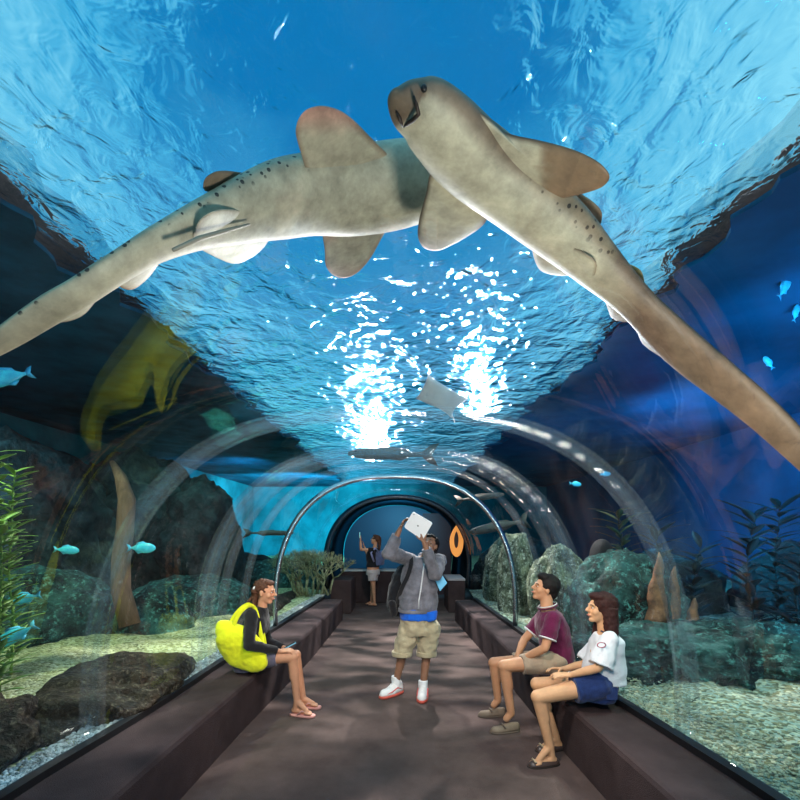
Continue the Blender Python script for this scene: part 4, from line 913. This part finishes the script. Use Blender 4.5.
mb=MB(); R_=[[d0(601.5,645,-.245)+Vector((.03*math.cos(t),-.004*k,.03*math.sin(t)*.6)) for t in [2*math.pi*j/16 for j in range(17)]] for k in (0,)]; mb.tube(R_[0],.004,6); obj('badge',mb,mat('pink_badge',(.45,.15,.18),.6),bl)
mb=MB(); loft(mb,[(pel-Vector((.01,0,.12)),ly,.155,(1,0,0),.12),(pel-Vector((0,0,.02)),ly,.185,(1,0,0),.122),(pel+Vector((0,0,.06)),ly,.155,(1,0,0),.125)])
for h,k_ in ((hpN,knN),(hpF,knF)): mb.cone(h,Vector(h).lerp(k_,.42),.112,.10,20,1,0)
dn=cloth('blue_denim',(.015,.035,.13),.3,16); ds=solid('denim_shorts',mb,dn,D,.008,3,(.008,14))
mb=MB(); pp=pel+Vector((.02,-.182,-.03)); mb.box((-.04,-.004,-.045),(.04,.004,.045),None,pp); obj('pocket',mb,dn,ds,False,.003)
fm=mat('dark_bronze_flat',(.06,.04,.035),.35); 
for n_ in (anN,anF):
    d=Vn(-1,-.2,0); s_=shoe(D,'ballet_flat',(n_.x-d.x*.07,n_.y-d.y*.07),d,.245,.042,.036,fm,mat('flat_sole',(.02,.015,.012),.7),toe_h=.95,sole_h=.008)
    c=Vector((n_.x,n_.y,0))+d*.13; l=Vector((0,0,1)).cross(d); mb=MB(); mb.tube([c-l*.03+Vector((0,0,.045)),c+Vector((0,0,.05)),c+l*.03+Vector((0,0,.045))],[.008,.005,.008],8,.5); obj('bow',mb,mat('bow_gold',(.45,.35,.22),.4),s_)
mb=MB(); q=lambda p:hc+Mx@Vector(p)
mb.ell(q((-.030,0,.042)),(.105,.094,.096),Mx); mb.ell(q((.036,0,.096)),(.052,.07,.034),Mx); mb.ell(q((-.06,0,-.03)),(.07,.09,.10),Mx)
rr=random.Random(3)
for k in range(30):
    t=k/29; a=math.radians(-138+276*t); bx=-.045-.055*math.cos(a); by=.088*math.sin(a)
    p0=q((bx,by,.02)); p1=q((bx-.015,by*1.12,-.10)); p2=q((bx-.01+.02*rr.uniform(-1,1),by*1.25,-.22)); p3=q((bx-.005+.03*rr.uniform(-1,1),by*1.2+.01*rr.uniform(-1,1),-.33-.05*rr.random()))
    mb.tube([p0,p1,p2,p3],[.02,.02,.017,.005],8)
solid('hair',mb,hr_dk,D,.006,2,(.005,40))
t=thing('pouch',c_(575,663,-.02),'small white and red pouch on the bench between the seated couple','pouch')
mb=MB(); cc=P(573,662,3.78); cc.z=.455; mb.ell(cc,(.075,.06,.055)); mb.ell(cc+Vector((-.01,0,.05)),(.05,.04,.035)); solid('bag_body',mb,mat('white_plastic',(.75,.75,.75),.4),t,.008,2,(.012,18))
mb=MB(); mb.ell(cc+Vector((.01,-.055,.025)),(.035,.012,.02)); obj('red_print',mb,mat('red_print',(.6,.03,.03),.5),t)

# --- far woman (back three quarters, faces left)
E_=Vector((-.65,10.2,0)); E=thing('person',E_,'woman in black top and pale shorts standing at the far end raising a phone','person')
def e_(px,py,dy=0): return P(px,py,10.1+dy)
lt_=Vn(.55,.85,0); fe=Vn(-1,.45,0)
pel=e_(373,571); ch=e_(372.5,556); nk=e_(375,546); hc=e_(375.5,540); Mx=frame((-1,.25,.25),(.2,0,1))
mb=MB(); loft(mb,[(pel-Vector((0,0,.1)),lt_,.14,fe,.10),(pel,lt_,.165,fe,.12),(e_(373,564),lt_,.12,fe,.10),(ch,lt_,.15,fe,.11),(e_(374,549.5),lt_,.14,fe,.08),(e_(375,547.5),lt_,.06,fe,.055)])
mb.cap(nk-Vector((0,0,.02)),hc-Vector((0,0,.05)),.046,.045); head_bits(mb,hc,Mx,.97)
hN=e_(372,574,-.07); hF=e_(374,574,.07); kN=e_(373.5,588,-.06); kF=e_(372.5,588,.08); nN=e_(374.5,602.5,-.05); nF=e_(371.5,602,.1); nN.z=.07; nF.z=.07
for h,k_,n_ in ((hN,kN,nN),(hF,kF,nF)): leg_bits(mb,h,k_,n_,.93); foot_bits(mb,n_,(-1,.2,0),.9,.05)
sN=e_(372.5,550,-.15); sF=e_(375,550,.15); lN=e_(361,549.5,-.2); wN=e_(360.5,540.5,-.2); lF=e_(368,556,.2); wF=e_(364,546,.25)
arm_bits(mb,sN,lN,wN,.88); arm_bits(mb,sF,lF,wF,.88); hand_bits(mb,wN,(0,.1,1),(-1,.2,0),(0,1,0),.4,.9); hand_bits(mb,wF,(-.2,0,1),(-1,0,0),(0,-1,0),.4,.9)
solid('body',mb,sk_w,E,.009,4); face_parts(E,hc,Mx,.97,hr_br,lipm)
mb=MB(); loft(mb,[(e_(373,567),lt_,.17,fe,.13),(e_(373,562),lt_,.145,fe,.12),(ch,lt_,.168,fe,.125),(e_(374,549.5),lt_,.165,fe,.10),(e_(375,547.5),lt_,.08,fe,.07)])
for a,b in ((sN,lN),(sF,lF)): mb.cap(a,a.lerp(b,.25),.06,.058)
solid('top',mb,cloth('black_cotton',(.012,.012,.014)),E,.01,3,(.008,12))
mb=MB(); loft(mb,[(pel-Vector((0,0,.08)),lt_,.17,fe,.13),(pel+Vector((0,0,.04)),lt_,.165,fe,.13)])
for h,k_ in ((hN,kN),(hF,kF)): mb.cone(h+Vector((0,0,.05)),h.lerp(k_,.45),.105,.105,16)
solid('shorts',mb,cloth('pale_pink_shorts',(.5,.42,.40)),E,.01,3,(.008,12))
mb=MB(); q=lambda p:hc+Mx@Vector(p); mb.ell(q((-.028,0,.04)),(.095,.084,.086),Mx); mb.ell(q((.035,0,.092)),(.048,.06,.028),Mx); mb.cap(q((-.09,0,0)),q((-.14,0,-.16)),.05,.03); solid('hair',mb,hr_br,E,.009,2,(.008,35))
t=thing('backpack',e_(380,556,.05),'grey blue backpack worn by the woman at the far end','backpack'); mb=MB()
loft(mb,[(e_(379.5,565,.0),lt_,.12,fe,.07),(e_(380,558,.0),lt_,.14,fe,.09),(e_(379.5,551,.0),lt_,.12,fe,.07)]); k_=solid('pack',mb,cloth('grey_blue_nylon',(.10,.12,.22)),t,.01,3,(.012,12))
mb=MB(); mb.tube([e_(379,552,-.12),e_(375,548,-.18),e_(371,553,-.2),e_(374,562,-.17)],.022,8,.4); obj('strap',mb,mat('lilac_strap',(.25,.26,.42),.7),k_)
t=thing('phone',e_(360,536,-.2),'small bright phone raised by the woman at the far end','phone'); cc=e_(359.5,535,-.22)
mb=MB(); mb.box((-.006,-.04,-.07),(.006,.04,.07),None,cc); obj('case',mb,M['black'],t,False); mb=MB(); mb.box((.006,-.036,-.062),(.008,.036,.062),None,cc); obj('screen',mb,mat('lit_screen',(.3,.8,.8),.4,emis=(.3,.9,.9),es=1.2),t,False)

# ------------------------------------------------------------------ light, world, camera
def area(name,loc,tgt,size,power,col,sy=None,spread=180):
    l=bpy.data.lights.new(name,'AREA'); l.energy=power; l.color=col; l.size=size
    if sy: l.shape='RECTANGLE'; l.size_y=sy
    l.spread=math.radians(spread); o=bpy.data.objects.new(name,l); o.location=loc
    o.rotation_euler=(Vector(tgt)-Vector(loc)).to_track_quat('-Z','Y').to_euler(); COL.objects.link(o); return o
def spot(name,loc,tgt,power,col,ang=60,r=.1,blend=.6):
    l=bpy.data.lights.new(name,'SPOT'); l.energy=power; l.color=col; l.spot_size=math.radians(ang); l.spot_blend=blend; l.shadow_soft_size=r
    o=bpy.data.objects.new(name,l); o.location=loc; o.rotation_euler=(Vector(tgt)-Vector(loc)).to_track_quat('-Z','Y').to_euler(); COL.objects.link(o); return o
WARM=(1,.86,.74)
spot('aisle_fill',(.2,.6,2.42),(.1,4.3,.6),240,WARM,95,.12)  # added warm fill for the people in the aisle, no fixture
spot('shark_fill',(.75,.9,1.0),(.1,1.8,3),215,(1,.90,.78),150,.2)  # added light from below to brighten the shark bellies
spot('bench_fill_left',(-.3,2.6,2.42),(-1.3,4.3,.7),150,WARM,80,.1)  # added pair of fills, left and right, for the seated people
spot('bench_fill_right',(.2,2.4,2.42),(1.3,3.8,.7),150,WARM,80,.1)
spot('far_fill',(0,7.4,2.4),(-.3,9.8,.6),110,WARM,100,.1)  # added fill for the far end of the tunnel
TEAL=(.35,.95,.85); BLUE=(.03,.52,1)  # tank spots below are unseen fills added for rocks, gravel and walls
spot('tank_fill_a',(-3.6,3.2,4.0),(-3.3,4.8,.4),420,(.85,1,.62),85,.15)
spot('tank_fill_b',(-3.8,7.6,4.0),(-4.2,9.0,.8),140,TEAL,100,.15)
spot('tank_fill_c',(-4.5,14,3.6),(-7,17,1.5),1500,(.05,.6,1),130,.3)
spot('tank_fill_d',(3.4,3.0,4.0),(2.9,3.9,.4),330,(.75,1,.8),85,.15)
spot('tank_fill_e',(2.9,6.4,4.0),(2.3,7.2,.8),240,(.8,1,.85),70,.15)
spot('tank_fill_f',(3.6,8.0,2.5),(8,7.5,2.2),900,BLUE,150,.3)
spot('tank_fill_g',(3.3,2.6,2.4),(8,4.8,2.8),750,BLUE,150,.3)
spot('tank_fill_h',(-5,4.5,4.0),(-6.5,7,1.5),260,(.3,.75,.95),100,.2)
# unseen lights added beyond the far chamber to glitter on the rippled surface
def flood(name,loc,power,col,r=.25):
    l=bpy.data.lights.new(name,'POINT'); l.energy=power; l.color=col; l.shadow_soft_size=r; o=bpy.data.objects.new(name,l); o.location=loc; COL.objects.link(o)
spot('glitter_light_a',(-1.1,18,2.9),(-.75,12,4.2),4500,(1,.97,1),34,.22)
spot('glitter_light_b',(2.0,10.9,3.3),(1.25,6.3,4.2),2200,(.9,.95,1),42,.15)
spot('far_wall_fill',(-3.5,17,2.4),(-6,24,2.0),6500,(.1,.75,1),120,.3)  # unseen fill added to make the far wall glow blue
spot('sheet_fill_c',(-5.0,3.5,1.6),(-5.2,4.5,4.1),60,(.2,.75,1),150,.3)  # these three are unseen fills added to light the submerged sheets
spot('sheet_fill_a',(4.6,3.0,1.0),(5.2,4.5,4.1),450,BLUE,150,.3)
spot('sheet_fill_b',(5.6,8.5,1.4),(5.4,11,4.1),300,BLUE,150,.3)
def ripple(o,sx,sy,lo=.46,hi=.58):
    l=o.data; l.use_nodes=True; t=l.node_tree; N=t.nodes; L=t.links; e=[n for n in N if n.type=='EMISSION'][0]
    tc=N.new('ShaderNodeTexCoord'); mp=N.new('ShaderNodeMapping'); mp.inputs['Scale'].default_value=(sx,sy,1); L.new(tc.outputs['Normal'],mp.inputs[0])
    n=N.new('ShaderNodeTexNoise'); n.inputs['Scale'].default_value=1; n.inputs['Detail'].default_value=3; n.inputs['Distortion'].default_value=.5; L.new(mp.outputs[0],n.inputs['Vector'])
    m=N.new('ShaderNodeMapRange'); m.inputs[1].default_value=lo; m.inputs[2].default_value=hi; m.inputs[3].default_value=.06; m.inputs[4].default_value=1; m.interpolation_type='SMOOTHSTEP'; L.new(n.outputs[0],m.inputs[0]); L.new(m.outputs[0],e.inputs['Strength'])
for a_x,pw in ((.75,1700),(-.55,1300)):  # added spots, patterned to dapple the floor like light through ripples
    ripple(spot('ripple_light',(a_x,7.6,4.05),(a_x*.2,4.2,0),pw,(1,.9,.84),105,.05),4.5,13)
ripple(spot('ripple_light',(0,10.6,4.05),(0,8,0),900,(1,.9,.86),80,.08),5,14)  # added patterned spot, dapples the far floor
spot('deck_fill_right',(1.0,3.2,4.5),(3.4,3.0,4.9),350,(1,.93,.9),120,.05)  # added pair of lights, unseen, to brighten the deck edges with glints
spot('deck_fill_left',(-1.2,3.6,4.5),(-3.6,3.0,4.9),350,(.9,.95,1),120,.05)
spot('chamber_fill',(0,10.9,2.2),(-.2,13.4,1.2),260,(.1,.6,1),140,.1)  # unseen fill added to turn the chamber bluer

w=bpy.data.worlds.new('hall_sky'); S.world=w; w.use_nodes=True; t=w.node_tree; N=t.nodes; L=t.links; N.clear()
out=N.new('ShaderNodeOutputWorld'); bg_=N.new('ShaderNodeBackground'); L.new(bg_.outputs[0],out.inputs[0]); bg_.inputs[1].default_value=1.0
tc=N.new('ShaderNodeTexCoord')
nz=N.new('ShaderNodeTexNoise'); nz.inputs['Scale'].default_value=3.2; nz.inputs['Detail'].default_value=7; nz.inputs['Roughness'].default_value=.55; L.new(tc.outputs['Generated'],nz.inputs['Vector'])
dt=N.new('ShaderNodeVectorMath'); dt.operation='DOT_PRODUCT'; v=Vn(-.02,.60,.80); dt.inputs[1].default_value=v; L.new(tc.outputs['Generated'],dt.inputs[0])
ad=N.new('ShaderNodeMath'); ad.operation='MULTIPLY_ADD'; ad.inputs[1].default_value=.34; L.new(nz.outputs[0],ad.inputs[0]); L.new(dt.outputs['Value'],ad.inputs[2])
r=N.new('ShaderNodeValToRGB'); L.new(ad.outputs[0],r.inputs[0])
el=r.color_ramp.elements; el[0].position=.55; el[0].color=(.30,.80,1.1,1); el[1].position=1.0; el[1].color=(.0,.22,.56,1)
for p_,c_2 in ((.93,(.34,.84,1.08)),(.99,(.07,.50,.85)),):
    e=el.new(p_); e.color=(*c_2,1)
# ramp input is scaled into range
ad.inputs[1].default_value=.22
mr=N.new('ShaderNodeMapRange'); mr.inputs[1].default_value=.6; mr.inputs[2].default_value=1.16; L.new(ad.outputs[0],mr.inputs[0]); L.new(mr.outputs[0],r.inputs[0])
for e,p_ in zip(sorted(el,key=lambda e:e.position),(.1,.66,.82,.87)): e.position=p_
L.new(r.outputs[0],bg_.inputs[0])

cam=bpy.data.cameras.new('camera'); cam.lens=F/800*36; cam.sensor_width=36; cam.shift_y=130/800; cam.clip_start=.05; cam.clip_end=200
co=bpy.data.objects.new('camera',cam); co.location=(0,0,CH); co.rotation_euler=(math.radians(90),0,0); COL.objects.link(co); S.camera=co
S.view_settings.view_transform='Standard'; S.view_settings.look='None'; S.view_settings.exposure=0; S.view_settings.gamma=1
S.cycles.transparent_max_bounces=40; S.cycles.max_bounces=8; S.cycles.glossy_bounces=3; S.cycles.transmission_bounces=4; S.cycles.use_denoising=True
S.cycles.sample_clamp_indirect=4; S.cycles.caustics_reflective=False; S.cycles.caustics_refractive=True; S.cycles.blur_glossy=.5
